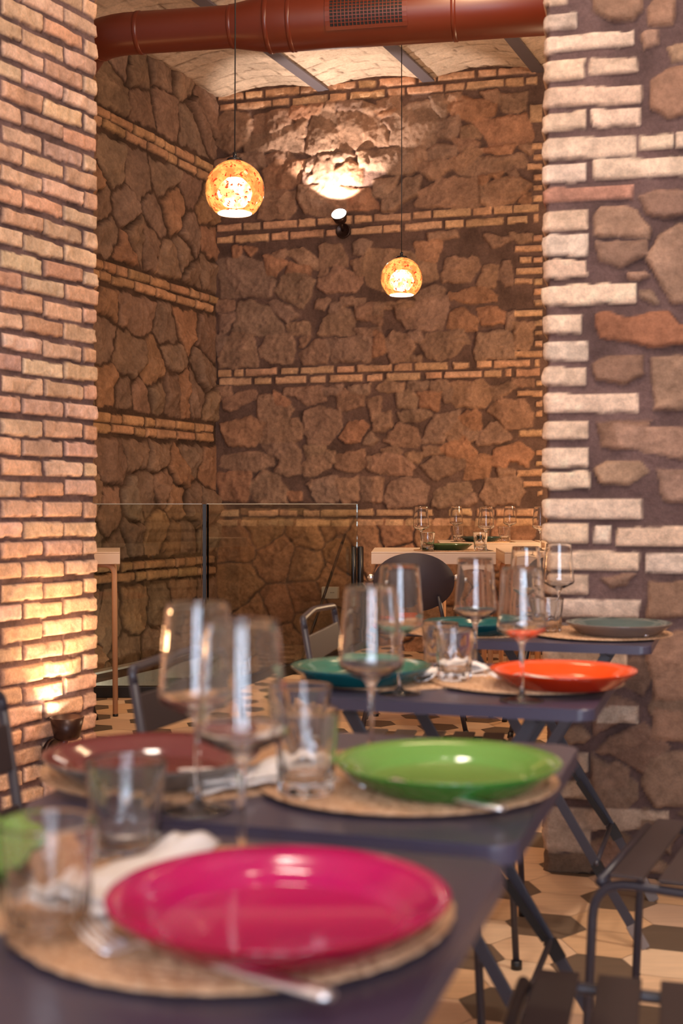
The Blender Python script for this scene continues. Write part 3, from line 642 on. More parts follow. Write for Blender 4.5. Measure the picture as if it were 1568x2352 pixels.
# ------------------------------------------------------------------ air duct
def duct():
    root = empty('air_duct', (0, 6.0, 3.335))
    tag(root, 'terracotta red round air duct with a grille running under the vaulted ceiling', 'air duct')
    def A(x): return Vector((x, -0.178*x, 0.0))
    def px(x): k = (x-CX)/F; return k*6.0/(1+0.178*k)
    w = 0.133; n = 0.099
    path = [A(2.6), A(px(1045)), A(px(672)), A(px(625)), A(px(540)), A(px(530)), A(px(322))]; rr = [w, w, w, w, n+0.004, n, n]
    p0 = A(px(322)); el = arc(p0+Vector((0.03, 0.36, 0)), 0.36, -math.pi/2-0.10, -math.pi/2-1.25, (1, 0, 0), (0, 1, 0), 8)[1:]
    end = el[-1]+(el[-1]-el[-2]).normalized()*1.3
    path += el+[end]; rr += [n]*(len(el)+1)
    MB().tube(path, n, 40, True, rr).build('pipe', M['duct'], root)
    for i, x in enumerate((322, 535, 620, 672, 1045)):
        c = A(px(x)); d = Vector((1, -0.178, 0)).normalized(); r = (n if x < 600 else w)+0.0035
        MB().tube([c-d*0.012, c-d*0.009, c+d*0.009, c+d*0.012], r, 40, True, [r-0.004, r, r, r-0.004]).build('seam_ring', M['duct'], root)
    b = el[3]; d = (el[4]-el[2]).normalized()
    MB().tube([b-d*0.008, b+d*0.008], n+0.003, 40).build('seam_ring', M['duct'], root)
    # grille on the underside facing the room
    ux = Vector((1, -0.178, 0)).normalized(); un = Vector((-0.178, -1, 0)).normalized()
    def cyl(s, ang, r): return A(s)+(un*math.cos(ang)-Vector((0, 0, 1))*math.sin(ang))*r
    x0, x1 = px(768), px(931); a0, a1 = math.radians(-24), math.radians(34)
    def patch(mb, s0, s1, b0, b1, r, th, nn=8):
        for i in range(nn):
            q0, q1 = b0+(b1-b0)*i/nn, b0+(b1-b0)*(i+1)/nn
            vs = [mb.bm.verts.new(cyl(s, q, rr_)) for rr_ in (r, r+th) for (s, q) in ((s0, q0), (s1, q0), (s1, q1), (s0, q1))]
            for f in ((0, 1, 2, 3), (4, 5, 6, 7), (0, 1, 5, 4), (1, 2, 6, 5), (2, 3, 7, 6), (3, 0, 4, 7)): mb.bm.faces.new([vs[k] for k in f])
    gr = MB(); fw = 0.022; fa = 0.12
    patch(gr, x0-fw, x0, a0-fa, a1+fa, w, 0.006); patch(gr, x1, x1+fw, a0-fa, a1+fa, w, 0.006)
    patch(gr, x0, x1, a1, a1+fa, w, 0.006, 2); patch(gr, x0, x1, a0-fa, a0, w, 0.006, 2)
    g = gr.build('grille_frame', M['duct'], root)
    bk = MB(); patch(bk, x0, x1, a0, a1, w-0.002, 0.003); bk.build('grille_opening', M['dark'], root)
    v = MB(); N = 19
    for i in range(1, N): s = x0+(x1-x0)*i/N; patch(v, s-0.002, s+0.002, a0, a1, w+0.001, 0.005, 10)
    for j in range(1, 9): q = a0+(a1-a0)*j/9; patch(v, x0, x1, q-0.014, q+0.014, w, 0.003, 1)
    v.build('grille_blades', M['duct'], root)
duct()

# ------------------------------------------------------------------ pendant lamps
def lamp_mat():
    t = NT('flecked amber glass shade'); tc = t.node('ShaderNodeTexCoord')
    mp = t.node('ShaderNodeMapping', {'Vector': (tc, 'Object'), 'Scale': (1, 1, 1)})
    nd = t.node('ShaderNodeTexNoise', {'Vector': (mp, 0), 'Scale': 30.0, 'Detail': 2.0})
    ad = t.node('ShaderNodeVectorMath', {0: (mp, 0), 1: (nd, 'Color')}, operation='MULTIPLY_ADD'); ad.inputs[1].default_value = (1, 1, 1)
    sc = t.node('ShaderNodeVectorMath', {0: (nd, 'Color')}, operation='SCALE'); sc.inputs['Scale'].default_value = 0.035
    ad = t.node('ShaderNodeVectorMath', {0: (mp, 0), 1: (sc, 0)}, operation='ADD')
    n1 = t.node('ShaderNodeTexNoise', {'Vector': (ad, 0), 'Scale': 62.0, 'Detail': 3.0, 'Roughness': 0.6})
    n2 = t.node('ShaderNodeTexNoise', {'Vector': (ad, 0), 'Scale': 22.0, 'Detail': 5.0})
    fl = t.node('ShaderNodeMapRange', {'Value': (n1, 0), 1: 0.57, 2: 0.62, 3: 0.0, 4: 1.0})
    hole = t.node('ShaderNodeMapRange', {'Value': (n2, 0), 1: 0.42, 2: 0.58, 3: 0.12, 4: 0.92})
    c = t.node('ShaderNodeMixRGB', {'Fac': (fl, 0), 'Color1': (1.0, 0.34, 0.08, 1), 'Color2': (0.40, 0.030, 0.008, 1)})
    e = t.node('ShaderNodeEmission', {'Color': (c, 0), 'Strength': 2.5})
    tr = t.node('ShaderNodeBsdfTransparent', {'Color': (1.0, 0.9, 0.78, 1)})
    inv = t.node('ShaderNodeMath', {0: 1.0, 1: (fl, 0)}, operation='SUBTRACT')
    mm = t.node('ShaderNodeMath', {0: (inv, 0), 1: (hole, 0)}, operation='MULTIPLY')
    ms = t.node('ShaderNodeMixShader', {0: (mm, 0), 1: (e, 0), 2: (tr, 0)})
    gl = t.node('ShaderNodeBsdfGlossy', {'Roughness': 0.1}); fr = t.node('ShaderNodeFresnel', {'IOR': 1.3})
    m2 = t.node('ShaderNodeMixShader', {0: (fr, 0), 1: (ms, 0), 2: (gl, 0)})
    t.l.new(m2.outputs[0], t.o.inputs[0]); t.n.remove(t.b); return t.m
M['shade'] = lamp_mat(); M['bulb'] = emis('glowing bulb', (1.0, 0.82, 0.55), 14.0); M['inner'] = emis('lit inside of the shade', (1.0, 0.50, 0.16), 1.0)
M['diff'] = emis('lit diffuser', (1.0, 0.86, 0.66), 5.0)
def pendant():
    root = empty('pendant_lamp'); R = 0.125; cut = -math.asin(0.80)
    prof = [(R*math.cos(a), R*math.sin(a)) for a in np.linspace(math.pi/2-0.12, cut, 40)]
    MB().lathe(prof, 64).build('lamp_shade', M['shade'], root)
    prof2 = [(r*0.965, z*0.965) for r, z in prof]
    MB().lathe(prof2, 48).build('inner_glass', M['inner_tr'], root)
    rr = R*math.cos(cut)*0.96; zz_ = R*math.sin(cut)
    MB().lathe([(0, zz_+0.001), (rr, zz_+0.001), (rr, zz_+0.004), (0, zz_+0.004)], 48).build('diffuser', M['diff'], root)
    MB().lathe([(0, 0.055), (0.035, 0.048), (0.062, 0.022), (0.074, -0.012), (0.066, -0.042), (0.045, -0.066), (0, -0.078)], 32).build('bulb', M['bulb'], root)
    MB().lathe([(0, 0.134), (0.032, 0.132), (0.036, 0.122), (0, 0.120)], 24).build('lamp_cap', M['black'], root)
    MB().tube([(0, 0, 0.128), (0, 0, 0.158)], 0.0085, 12).build('cord_grip', M['black'], root)
    MB().tube([(0, 0, 0.15), (0.002, 0, 0.7), (0, 0, 1.66)], 0.0028, 8).build('cord', M['cord'], root)
    return root
def inner_mat():
    t = NT('amber inner glass'); e = t.node('ShaderNodeEmission', {'Color': (1.0, 0.40, 0.11, 1), 'Strength': 1.0}); tr = t.node('ShaderNodeBsdfTransparent', {'Color': (1, 0.92, 0.8, 1)})
    ms = t.node('ShaderNodeMixShader', {0: 0.34, 1: (e, 0), 2: (tr, 0)}); t.l.new(ms.outputs[0], t.o.inputs[0]); t.n.remove(t.b); return t.m
M['inner_tr'] = inner_mat()
pl = pendant()
for (x, y, Y, lab) in ((539, 437, 5.33, 'larger looking flecked amber glass globe lamp hanging in front of the duct at left'), (922, 640, 7.55, 'lower flecked amber glass globe lamp hanging before the back stone wall')):
    p = P(x, y, Y); place(pl, USED, p, 0.0 if x < 700 else 1.3, lab, 'pendant lamp', 'amber globe pendant lamps')
    light('pendant_light', 'POINT', p, 16, WARM, 0.05)
    light('pendant_light', 'SPOT', p+Vector((0, 0, -0.13)), 26, WARM, 0.06, p+Vector((0, 0, -2)), ang=2.3, blend=0.8)

# ------------------------------------------------------------------ cup shaped wall lamps
def wall_lamp(loc, nrm, lab, tilt, glow):
    root = empty('wall_lamp', loc, math.atan2(nrm[1], nrm[0]))       # local +x points away from the wall
    R = Matrix.Rotation(math.pi/2, 4, 'Y')
    MB().lathe([(0, 0), (0.053, 0), (0.053, 0.014), (0.047, 0.018), (0.044, 0.014), (0.0, 0.016)], 40).xf(R).build('wall_plate', M['bronze'], root)
    MB().tube([(0.01, 0, 0.0), (0.045, 0, 0.03), (0.062, 0, 0.062)], 0.012, 12).build('arm', M['bronze'], root)
    T = Matrix.Translation((0.065, 0, 0.055)) @ Matrix.Rotation(tilt, 4, 'Y')
    MB().lathe([(0, 0), (0.036, 0), (0.042, 0.006), (0.057, 0.074), (0.054, 0.074), (0.040, 0.010), (0, 0.008)], 48).xf(T).build('cup', M['bronze'], root)
    z = 0.07 if glow else 0.03
    MB().lathe([(0, z-0.012), (0.036, z-0.010), (0.05 if glow else 0.038, z), (0.036, z+0.012), (0, z+0.02)], 32).xf(T).build('bulb', M['spotbulb'], root)
    tag(root, lab, 'wall lamp'); return root
M['spotbulb'] = emis('white lamp lens', (1.0, 0.92, 0.8), 60.0)
wn = WB.n
p = Vector((*[WB.O[i]+WB.uz(790, 532)[0]*WB.d[i]+wn[i]*0.02 for i in (0, 1)], WB.uz(790, 532)[1]))
wall_lamp(p, wn, 'small dark round uplight with a glaring white beam high on the back stone wall', 0.95, True)
q = p+Vector((wn[0]*0.15-0.03, wn[1]*0.15, 0.17))
light('uplight', 'SPOT', q, 48, (1.0, 0.84, 0.72), 0.012, q+Vector((-wn[0]*0.30+0.02, -wn[1]*0.30, 1.0)), ang=1.9, blend=0.25)
ln = WL.n
u_, z_ = WL.uz(112, 1730)
p = Vector((WL.O[0]+u_*WL.d[0]+ln[0]*0.014, WL.O[1]+u_*WL.d[1]+ln[1]*0.014, z_))
wall_lamp(p, ln, 'dark bronze cup uplight fixed low on the left brick pillar', 0.0, False)
q = p+Vector((ln[0]*0.062, ln[1]*0.062, 0.115))
light('uplight', 'SPOT', q, 12, (1.0, 0.62, 0.30), 0.012, q+Vector((-ln[0]*0.30, -ln[1]*0.30, 1.0)), ang=1.35, blend=0.35)
light('uplight', 'POINT', q+Vector((ln[0]*0.16, ln[1]*0.16, 0.30)), 4.2, (1.0, 0.55, 0.25), 0.05)

# ------------------------------------------------------------------ glass balustrade round the stair
M['edge'] = mat_simple('glass edge highlight', srgb(190, 200, 200), 0.15, spec=0.8)  # pale tone puts the bright highlight along the pane tops into colour
def balustrade():
    root = empty('glass_balustrade', (-0.7, PA, 0)); inv = Matrix.Translation((0.7, -PA, 0))
    tag(root, 'clear glass balustrade with black posts enclosing the stair opening by the back wall', 'balustrade')
    top = 1.03
    def pane(a, b, name='glass_pane', z0=0.055): return MB().bar(Vector((*a, (z0+top)/2)), Vector((*b, (z0+top)/2)), top-z0, 0.012, (0, 0, 1), 0.002).xf(inv).build(name, M['pane'], root)
    pane((-1.94, PA-0.04), (-0.745, PA-0.04)); a = (-0.715, PA-0.03); b = (0.105, 8.68)
    pane(a, b)
    for u, v in (((-1.94, PA-0.04), (-0.745, PA-0.04)), (a, b)):
        MB().bar(Vector((*u, top+0.001)), Vector((*v, top+0.001)), 0.0035, 0.012, (0, 0, 1)).xf(inv).build('edge_highlight', M['edge'], root)
    MB().box((-0.730, PA-0.045, 0.545), (0.018, 0.02, 0.97)).xf(inv).build('corner_seal', M['blackcap'], root)
    MB().box((-1.335, PA-0.045, 0.03), (1.21, 0.05, 0.06), bevel=0.004).xf(inv).build('base_channel', M['blackcap'], root)
    MB().bar(Vector((-0.71, PA-0.06, 0.03)), Vector((0.15, 8.72, 0.03)), 0.06, 0.05, (0, 0, 1), 0.004).xf(inv).build('base_channel', M['blackcap'], root)
    for dx in (-0.024, 0.024):
        MB().tube([(0.105+dx, 8.62, 0.0), (0.105+dx, 8.62, 0.735), (0.105+dx, 8.62, 0.742)], 0.022, 20, True, [0.022, 0.022, 0.017]).xf(inv).build('post', M['black'], root)
    MB().tube([(0.02, 8.66, 0.83), (-0.30, 8.62, -0.10)], 0.010, 10).xf(inv).build('slanted_rod', M['black'], root)
    for k in (0.25, 0.6):
        MB().box((-0.715+0.82*k, PA-0.03+1.93*k, 0.13), (0.012, 0.012, 0.09)).xf(inv).build('clamp', M['steel'], root)
balustrade()
# socket on the back wall
sk = empty('power_socket', (0, 0, 0)); u_, z_ = WB.uz(761, 1360)
pp = Vector((WB.O[0]+u_*WB.d[0]+wn[0]*0.055, WB.O[1]+u_*WB.d[1]+wn[1]*0.055, z_)); sk.location = pp; sk.rotation_euler = (0, 0, math.atan2(WB.d[1], WB.d[0]))
tag(sk, 'white rectangular wall socket low on the stone wall behind the glass', 'socket')
MB().box((0, 0, 0), (0.12, 0.05, 0.085), bevel=0.006).build('plate', M['socket'], sk)
for i in (-1, 0, 1): MB().tube([(0.02+i*0.011, -0.0235, 0.002), (0.02+i*0.011, -0.0262, 0.002)], 0.003, 10).build('contact_hole', M['blackcap'], sk)

# ------------------------------------------------------------------ folding tables
AT = math.radians(-17.2)                             # the row of tables runs away to the right
LD = Vector((math.sin(-AT), math.cos(-AT), 0)); WD = Vector((math.cos(AT), math.sin(AT), 0))
TZ = 0.71
def folding_table(w, d):
    root = empty('folding_table')                    # local x = width, y = length, origin under the middle
    t = MB(); r = 0.025; pts = []
    for sx, sy, a0 in ((1, 1, 0), (-1, 1, 90), (-1, -1, 180), (1, -1, 270)):
        for i in range(6):
            a = math.radians(a0+18*i); pts.append((sx*(w/2-r)+r*math.cos(a), sy*(d/2-r)+r*math.sin(a)))
    t.prism(pts, TZ-0.020, TZ, 0.003).build('table_top', M['table'], root)
    hx, zt = w/2-0.045, TZ-0.03
    for sy in (-1, 1):
        for sx in (-1, 1):
            y = sy*(d/2-0.075)+(0.007*sx)
            a = Vector((-sx*(hx-0.06), y, zt)); b = Vector((sx*hx, y, 0.045)); dd = (b-a).normalized()
            lg = MB().bar(a, b, 0.030, 0.008, (0, 1, 0)); 
            lo = MB(); lo.bar(a, b, 0.008, 0.022, (0, 1, 0), 0.001).build('leg', M['frame'], root)
            lg.bm.free()
            bar = COL.objects[-1]
            MB().bar(b-dd*0.01, b+dd*0.052, 0.014, 0.026, (0, 1, 0), 0.002).build('foot_cap', M['cap'], bar)
            c = a+(b-a)*0.8
            MB().bar(c-dd*0.02, c+dd*0.02, 0.011, 0.026, (0, 1, 0)).build('clip', M['blackcap'], bar)
        for z in (0.36,): MB().lathe([(0, -0.012), (0.007, -0.012), (0.007, 0.012), (0, 0.012)], 12).xf(Matrix.Translation((-0.012, sy*(d/2-0.075), 0.365)) @ Matrix.Rotation(math.pi/2, 4, 'X')).build('rivet', M['rivet'], root)
        for sx in (-1, 1):
            s = Vector((0.0, sy*(d/2-0.10), 0.38)); m_ = Vector((sx*0.055, sy*(d/2-0.10), 0.305)); e = Vector((sx*0.128, sy*(d/2-0.085), 0.195))
            MB().bar(s, m_, 0.004, 0.008, (0, 1, 0)).bar(m_, e, 0.006, 0.015, (0, 1, 0)).build('strut', M['blackcap'], root)
    for x, z in ((-hx+0.07, zt-0.0), (hx-0.07, zt-0.0), (hx*0.62, 0.19), (-hx*0.62, 0.19), (0.0, 0.38)):
        MB().tube([(x, -d/2+0.07, z), (x, d/2-0.07, z)], 0.006, 10).build('cross_bar', M['frame'], root)
    return root
def table_at(nr, w, d, lab, proto=None):             # nr = near right corner
    r = folding_table(w, d) if proto is None else copy_tree(proto)
    c = Vector((nr[0], nr[1], 0))-WD*(w/2)+LD*(d/2); r.location = c; r.rotation_euler = (0, 0, AT)
    tag(r, lab, 'table', 'dark grey folding tables set in a row'); return r
TW = 0.53
tb1 = table_at((0.150-0.60*LD.x, 1.132-0.60*LD.y), 0.60, 0.60, 'dark grey folding table nearest the camera, carrying the pink plate')
tb2 = table_at((0.162, 1.176), TW, 0.52, 'dark grey folding table carrying the light green plate and the brown plate')
table_at((0.392, 1.962), TW, 0.52, 'dark grey folding table carrying the orange plate', tb2)
table_at((0.687, 2.812), TW, 0.58, 'dark grey folding table farthest back in the row, beside the stone pier', tb2)

# ------------------------------------------------------------------ chairs
def chair():
    root = empty('slatted_chair')                    # sits facing +x
    W, Fx, Bx, Z = 0.185, 0.20, -0.20, 0.44
    for s in (-1, 1):
        y = s*W
        path = fillet([(Fx+0.02, y, 0.0), (Fx, y, Z), (Bx, y, Z-0.01), (Bx-0.07, y, 0.0)], 0.06, 7)
        MB().tube(path, 0.0076, 14).build('side_frame', M['frame'], root)
        MB().tube([(Bx+0.03, y*0.98, Z-0.012), (Bx-0.015, y, Z+0.05), (-0.262, y, 0.755)], 0.0076, 14).build('back_post', M['frame'], root)
        for x in (Fx+0.02, Bx-0.07): MB().tube([(x, y, 0.0), (x, y, 0.018)], 0.0125, 12).build('foot_cap', M['blackcap'], root)
    MB().tube(fillet([(-0.260, -W, 0.745), (-0.264, -W, 0.768), (-0.278, 0, 0.774), (-0.264, W, 0.768), (-0.260, W, 0.745)], 0.03, 5), 0.0076, 14).build('top_rail', M['frame'], root)
    n = 5; pitch = 0.074
    for i in range(n):
        x = Fx-0.052-pitch*i
        MB().box((x, 0, Z+0.012), (0.052, 2*W+0.015, 0.006), bevel=0.002).build('seat_slat', M['slat'], root)
    for x in (Fx-0.01, Bx+0.02): MB().tube([(x, -W, Z-0.002), (x, W, Z-0.002)], 0.0085, 12).build('seat_rail', M['frame'], root)
    for z0, z1 in ((0.665, 0.728), (0.545, 0.620)):
        zc = (z0+z1)/2; x = -0.215-(zc-0.49)*0.173+0.012
        MB().box((x-0.01, 0, zc), (0.006, 2*W, z1-z0), Matrix.Rotation(-0.17, 3, 'Y'), bevel=0.002).build('back_slat', M['slat'], root)
    return root
ch = chair()
CH = [((0.361, 1.334), 165, 'dark slatted metal chair at the bottom right corner, right of the pink plate'),
      ((0.656, 2.066), 155, 'dark slatted metal chair on the right in front of the stone pier'),
      ((0.205, 3.02), -10.5, 'dark slatted metal chair left of the farthest dark table, before the glass pane'),
      ((-0.022, 2.09), -20, 'dark slatted metal chair left of the table with the orange plate'),
      ((-0.272, 1.488), -17, 'dark slatted metal chair at far left, only a back post against the brick pillar')]
for (x, y), a, lab in CH: place(ch, USED, (x, y, 0), math.radians(a), lab, 'chair', 'slatted metal chairs along the dark tables')

def oval_chair():
    root = empty('oval_back_chair')                  # sits facing +y
    b = MB(); n = 40
    bk = []
    for ring, (f, off) in enumerate(((1.0, 0.0), (0.98, -0.006), (0.0, -0.006))): pass
    vs1 = []; vs2 = []
    for k in range(n):
        a = 2*math.pi*k/n; x = 0.182*math.cos(a)*(abs(math.cos(a))**0.0); z = 0.132*math.sin(a)+0.683
        y = -0.20+x*x*1.6-(z-0.55)*0.16
        vs1.append(b.bm.verts.new((x, y, z))); vs2.append(b.bm.verts.new((x, y+0.010, z)))
    c1 = b.bm.verts.new((0, -0.20-(0.683-0.55)*0.16, 0.683)); c2 = b.bm.verts.new((0, -0.19-(0.683-0.55)*0.16, 0.683))
    for k in range(n):
        b.bm.faces.new((vs1[k], vs1[(k+1) % n], c1)); b.bm.faces.new((vs2[k], vs2[(k+1) % n], c2)); b.bm.faces.new((vs1[k], vs1[(k+1) % n], vs2[(k+1) % n], vs2[k]))
    b.build('backrest', M['shell'], root, smooth=True)
    MB().lathe([(0, 0.44), (0.20, 0.44), (0.215, 0.45), (0.20, 0.462), (0, 0.455)], 40).build('seat', M['shell'], root)
    MB().lathe([(0, 0.462), (0.185, 0.462), (0.19, 0.475), (0.175, 0.487), (0, 0.49)], 40).build('seat_pad', M['orange'], root)
    for sx in (-1, 1):
        for sy in (-1, 1):
            lg = MB().tube([(sx*0.14, sy*0.13, 0.44), (sx*0.235, sy*0.21, 0.0)], 0.011, 12).build('leg', M['frame'], root)
            MB().tube([(sx*0.235, sy*0.21, 0.0), (sx*0.230, sy*0.206, 0.025)], 0.013, 12).build('foot_cap', M['blackcap'], lg)
        MB().tube([(sx*0.15, -0.12, 0.44), (sx*0.13, -0.20, 0.52), (sx*0.11, -0.19, 0.62)], 0.009, 10).build('back_support', M['frame'], root)
        MB().lathe([(0, -0.006), (0.016, -0.006), (0.016, 0.006), (0, 0.006)], 16).xf(Matrix.Translation((sx*0.192, -0.165, 0.70)) @ Matrix.Rotation(math.pi/2, 4, 'X')).build('fixing_disc', M['rivet'], root)
    return root
oc = oval_chair()
for (x, y), a, lab in (((0.335, 5.82), -4, 'dark oval-backed chair seen from behind at the near cream table'), ((0.99, 5.75), -4, 'dark oval-backed chair mostly hidden by the stone pier'), ((-1.385, 5.80), 6, 'dark chair hidden behind the brick pillar, one foot showing')):
    place(oc, USED, (x, y, 0), math.radians(a), lab, 'chair', 'oval-backed chairs at the cream tables')

# ------------------------------------------------------------------ cream tables at the back
FZ = 0.80
def cream_table(w=0.60, d=0.60):
    root = empty('cream_table'); z = FZ
    MB().box((0, 0, z-0.004), (w, d, 0.008), bevel=0.002).build('table_top', M['cream'], root)
    MB().box((0, 0, z-0.034), (w, d, 0.052), bevel=0.003).build('apron', M['cream'], root)
    for sx in (-1, 1):
        for sy in (-1, 1):
            y = sy*(d/2-0.04)
            lg = MB().tube(fillet([(sx*(w/2-0.12), y, z-0.062), (sx*(w/2-0.028), y, z-0.068), (sx*(w/2-0.022), y, 0.0)], 0.05, 7), 0.0125, 14).build('leg', M['creamleg'], root)
            MB().tube([(sx*(w/2-0.022), y, 0.0), (sx*(w/2-0.022), y, 0.012)], 0.0135, 14).build('foot_cap', M['blackcap'], lg)
    return root
ct = cream_table()
for (x, y), a, lab in (((0.4585, 6.38), -3.0, 'cream square table behind the oval-backed chair, carrying a green plate'), ((1.10, 6.36), -3.0, 'cream square table cut off by the stone pier, beside the near cream table'),
                       ((-1.416, 6.338), 10.0, 'cream table at left whose corner and leg show past the brick pillar'), ((0.90, 7.80), -3.0, 'cream table standing in the rear against the stone wall, with a dark teal plate'),
                       ((1.52, 7.77), -3.0, 'cream table in the rear row nearest the pier, almost hidden')):
    place(ct, USED, (x, y, 0), math.radians(a), lab, 'table', 'cream square tables in the back room')

# ------------------------------------------------------------------ tableware
def wine_glass():
    out = [(0.0, 0.0), (0.034, 0.0), (0.0365, 0.001), (0.036, 0.0025), (0.020, 0.004), (0.008, 0.007), (0.0042, 0.014), (0.0034, 0.030), (0.0034, 0.080), (0.0045, 0.092), (0.010, 0.1005), (0.025, 0.107), (0.0385, 0.1145), (0.0405, 0.120), (0.0400, 0.127), (0.0370, 0.165), (0.0335, 0.205), (0.0323, 0.2165), (0.03215, 0.2176), (0.0317, 0.2180)]
    inn = [(0.03125, 0.2176), (0.0311, 0.2165), (0.0325, 0.205), (0.0360, 0.165), (0.0390, 0.127), (0.0393, 0.121), (0.0375, 0.1165), (0.024, 0.1095), (0.009, 0.1035), (0.0, 0.1025)]
    m = MB(); m.lathe(out+inn, 48); o = m.build('wine_glass', M['glass']); return o
def tumbler():
    def mod(a, r, z):
        k = 1.0
        if 0.004 < z < 0.052 and r > 0.02 and not getattr(mod, 'inner', False): k = 1-0.085*abs(math.cos(4.5*a))**4*min(1, (z-0.004)/0.008)*min(1, (0.056-z)/0.01)
        return k
    out = [(0.0, 0.001), (0.022, 0.001), (0.0275, 0.0), (0.0300, 0.004), (0.0305, 0.010), (0.0312, 0.025), (0.0322, 0.044), (0.0325, 0.052), (0.0335, 0.060), (0.0362, 0.087), (0.0362, 0.0892), (0.0358, 0.0900)]
    inn = [(0.0354, 0.0900), (0.0350, 0.0892), (0.0348, 0.087), (0.0318, 0.060), (0.0295, 0.035), (0.0275, 0.019), (0.022, 0.015), (0.0, 0.014)]
    m = MB(); m.lathe(out+inn, 72, mod=mod); return m.build('tumbler', M['glass'])
def plate(name, top, under, rim=None):
    R = 0.125; root = None; m = MB()
    up = [(0.0, 0.0070), (0.084, 0.0072), (0.0890, 0.0088), (0.0925, 0.0130), (0.100, 0.0165), (0.112, 0.0225), (0.1245, 0.0295)]
    lo = [(0.1252, 0.0290), (0.1245, 0.0270), (0.116, 0.0200), (0.105, 0.0115), (0.096, 0.0045), (0.090, 0.001), (0.087, 0.0), (0.083, 0.0), (0.080, 0.003), (0.0, 0.0035)]
    mats = [0]*(len(up)-1)+[2]*2+[1]*(len(lo)-2)
    m.lathe(up+lo, 96, mats=mats); return m.build('dinner_plate', [top, under, rim or under])
def placemat():
    m = MB(); prof = [(0.0, 0.003)]; n = 15
    for i in range(n*6): 
        r = 0.004+0.168*i/(n*6-1); prof.append((r, 0.0012+0.0030*abs(math.sin(math.pi*(r/0.168)*n))))
    prof += [(0.173, 0.0018), (0.171, 0.0), (0.0, 0.0)]
    m.lathe(prof, 96, mod=lambda a, r, z: 1+(0.006*math.sin(a*40+r*300)+0.008*math.sin(3*a))*(r > 0.15)); return m.build('woven_placemat', M['straw'])
def fork():
    HH = lambda t: 0.0030 if t < 0.2 else 0.0014
    root = MB(); L = 0.205
    st = [(-0.5, 0.0048, 0.0035), (-0.47, 0.0076, 0.003), (-0.2, 0.0068, 0.0052), (0.05, 0.0058, 0.0085), (0.18, 0.0046, 0.0115), (0.26, 0.0034, 0.0100), (0.30, 0.0060, 0.0055), (0.33, 0.0100, 0.0032), (0.36, 0.0118, 0.0030)]
    def strip(m, st, y0=0.0):
        rows = []
        for t, hw, z in st:
            rows.append([m.bm.verts.new((t*L, y0+hw*math.cos(a), z+HH(t)+HH(t)*math.sin(a))) for a in [2*math.pi*k/10 for k in range(10)]])
        for A_, B_ in zip(rows, rows[1:]):
            for k in range(10): m.bm.faces.new((A_[k], A_[(k+1) % 10], B_[(k+1) % 10], B_[k])).smooth = True
        m.bm.faces.new(rows[0]); m.bm.faces.new(rows[-1][::-1])
    strip(root, st)
    for i in range(4):
        y0 = (i-1.5)*0.0066; strip(root, [(0.35, 0.0022, 0.0030), (0.40, 0.0018, 0.0045), (0.45, 0.0015, 0.0090), (0.50, 0.0009, 0.0165)], y0)
    return root.build('fork', M['steel'])
def napkin(w=0.20, d=0.11, seed=1):
    rng = random.Random(seed); m = MB(); n, k = 22, 12
    for lay in range(3):
        z0 = 0.004*lay; G = []
        for i in range(n+1):
            row = []
            for j in range(k+1):
                u = i/n-0.5; v = j/k-0.5
                x = u*w*(1-0.05*lay)+0.004*lay; y = v*d*(1-0.10*lay)*(1-0.35*(u+0.5)*(lay > 0))+lay*0.004
                z = z0+0.003+0.0035*math.sin(u*5+lay*2+seed)*(1+lay)+0.003*math.sin(v*7+lay)+0.0012*math.sin(u*21+v*9)
                row.append((x, y, max(z, z0+0.0005)))
            G.append(row)
        top = [[m.bm.verts.new((x, y, z+0.0016)) for x, y, z in r] for r in G]; bot = [[m.bm.verts.new((x, y, z)) for x, y, z in r] for r in G]
        for i in range(n):
            for j in range(k):
                m.bm.faces.new((top[i][j], top[i+1][j], top[i+1][j+1], top[i][j+1])); m.bm.faces.new((bot[i][j], bot[i][j+1], bot[i+1][j+1], bot[i+1][j]))
        for i in range(n):
            for j in (0, k): m.bm.faces.new((top[i][j], top[i+1][j], bot[i+1][j], bot[i][j]))
        for j in range(k):
            for i in (0, n): m.bm.faces.new((top[i][j], top[i][j+1], bot[i][j+1], bot[i][j]))
    return m.build('napkin', M['napkin'], smooth=True)

GZ = glaze
PL = {'pink': (GZ('pink magenta glaze', srgb(206, 0, 92), srgb(178, 0, 96)), GZ('dark raspberry glaze', srgb(150, 8, 44))), 'brown': (GZ('aubergine brown glaze', srgb(122, 62, 62)), GZ('grey stoneware', srgb(132, 118, 108))),
      'green': (GZ('light green glaze', srgb(122, 172, 82), srgb(104, 156, 70)), GZ('deep green glaze', srgb(60, 120, 44))), 'teal': (GZ('sage teal glaze', srgb(66, 124, 104)), GZ('petrol blue glaze', srgb(22, 100, 108))),
      'orange': (GZ('bright orange glaze', srgb(246, 84, 24), srgb(234, 72, 20)), GZ('dark orange glaze', srgb(184, 46, 12))), 'petrol': (GZ('petrol glaze', srgb(24, 104, 104)), GZ('deep petrol glaze', srgb(10, 84, 92))),
      'grey': (GZ('grey green glaze', srgb(92, 108, 104)), GZ('taupe stoneware', srgb(128, 108, 98))), 'far': (GZ('olive green glaze', srgb(92, 118, 74)), GZ('dark olive glaze', srgb(66, 96, 56))), 'dteal': (GZ('dark teal glaze', srgb(46, 84, 78)), GZ('deep teal glaze', srgb(28, 66, 64)))}
mz = 0.0044
def onplate(k, x, y, lab, z=TZ):
    o = plate('dinner_plate', *PL[k]); o.location = (x, y, z+mz+(0.0040 if k in ('pink', 'orange', 'grey') or (k == 'green' and x > 0) else 0)); o.rotation_euler = (0, 0, random.random()*6); tag(o, lab, 'plate', 'coloured dinner plates'); return o
pm = placemat()
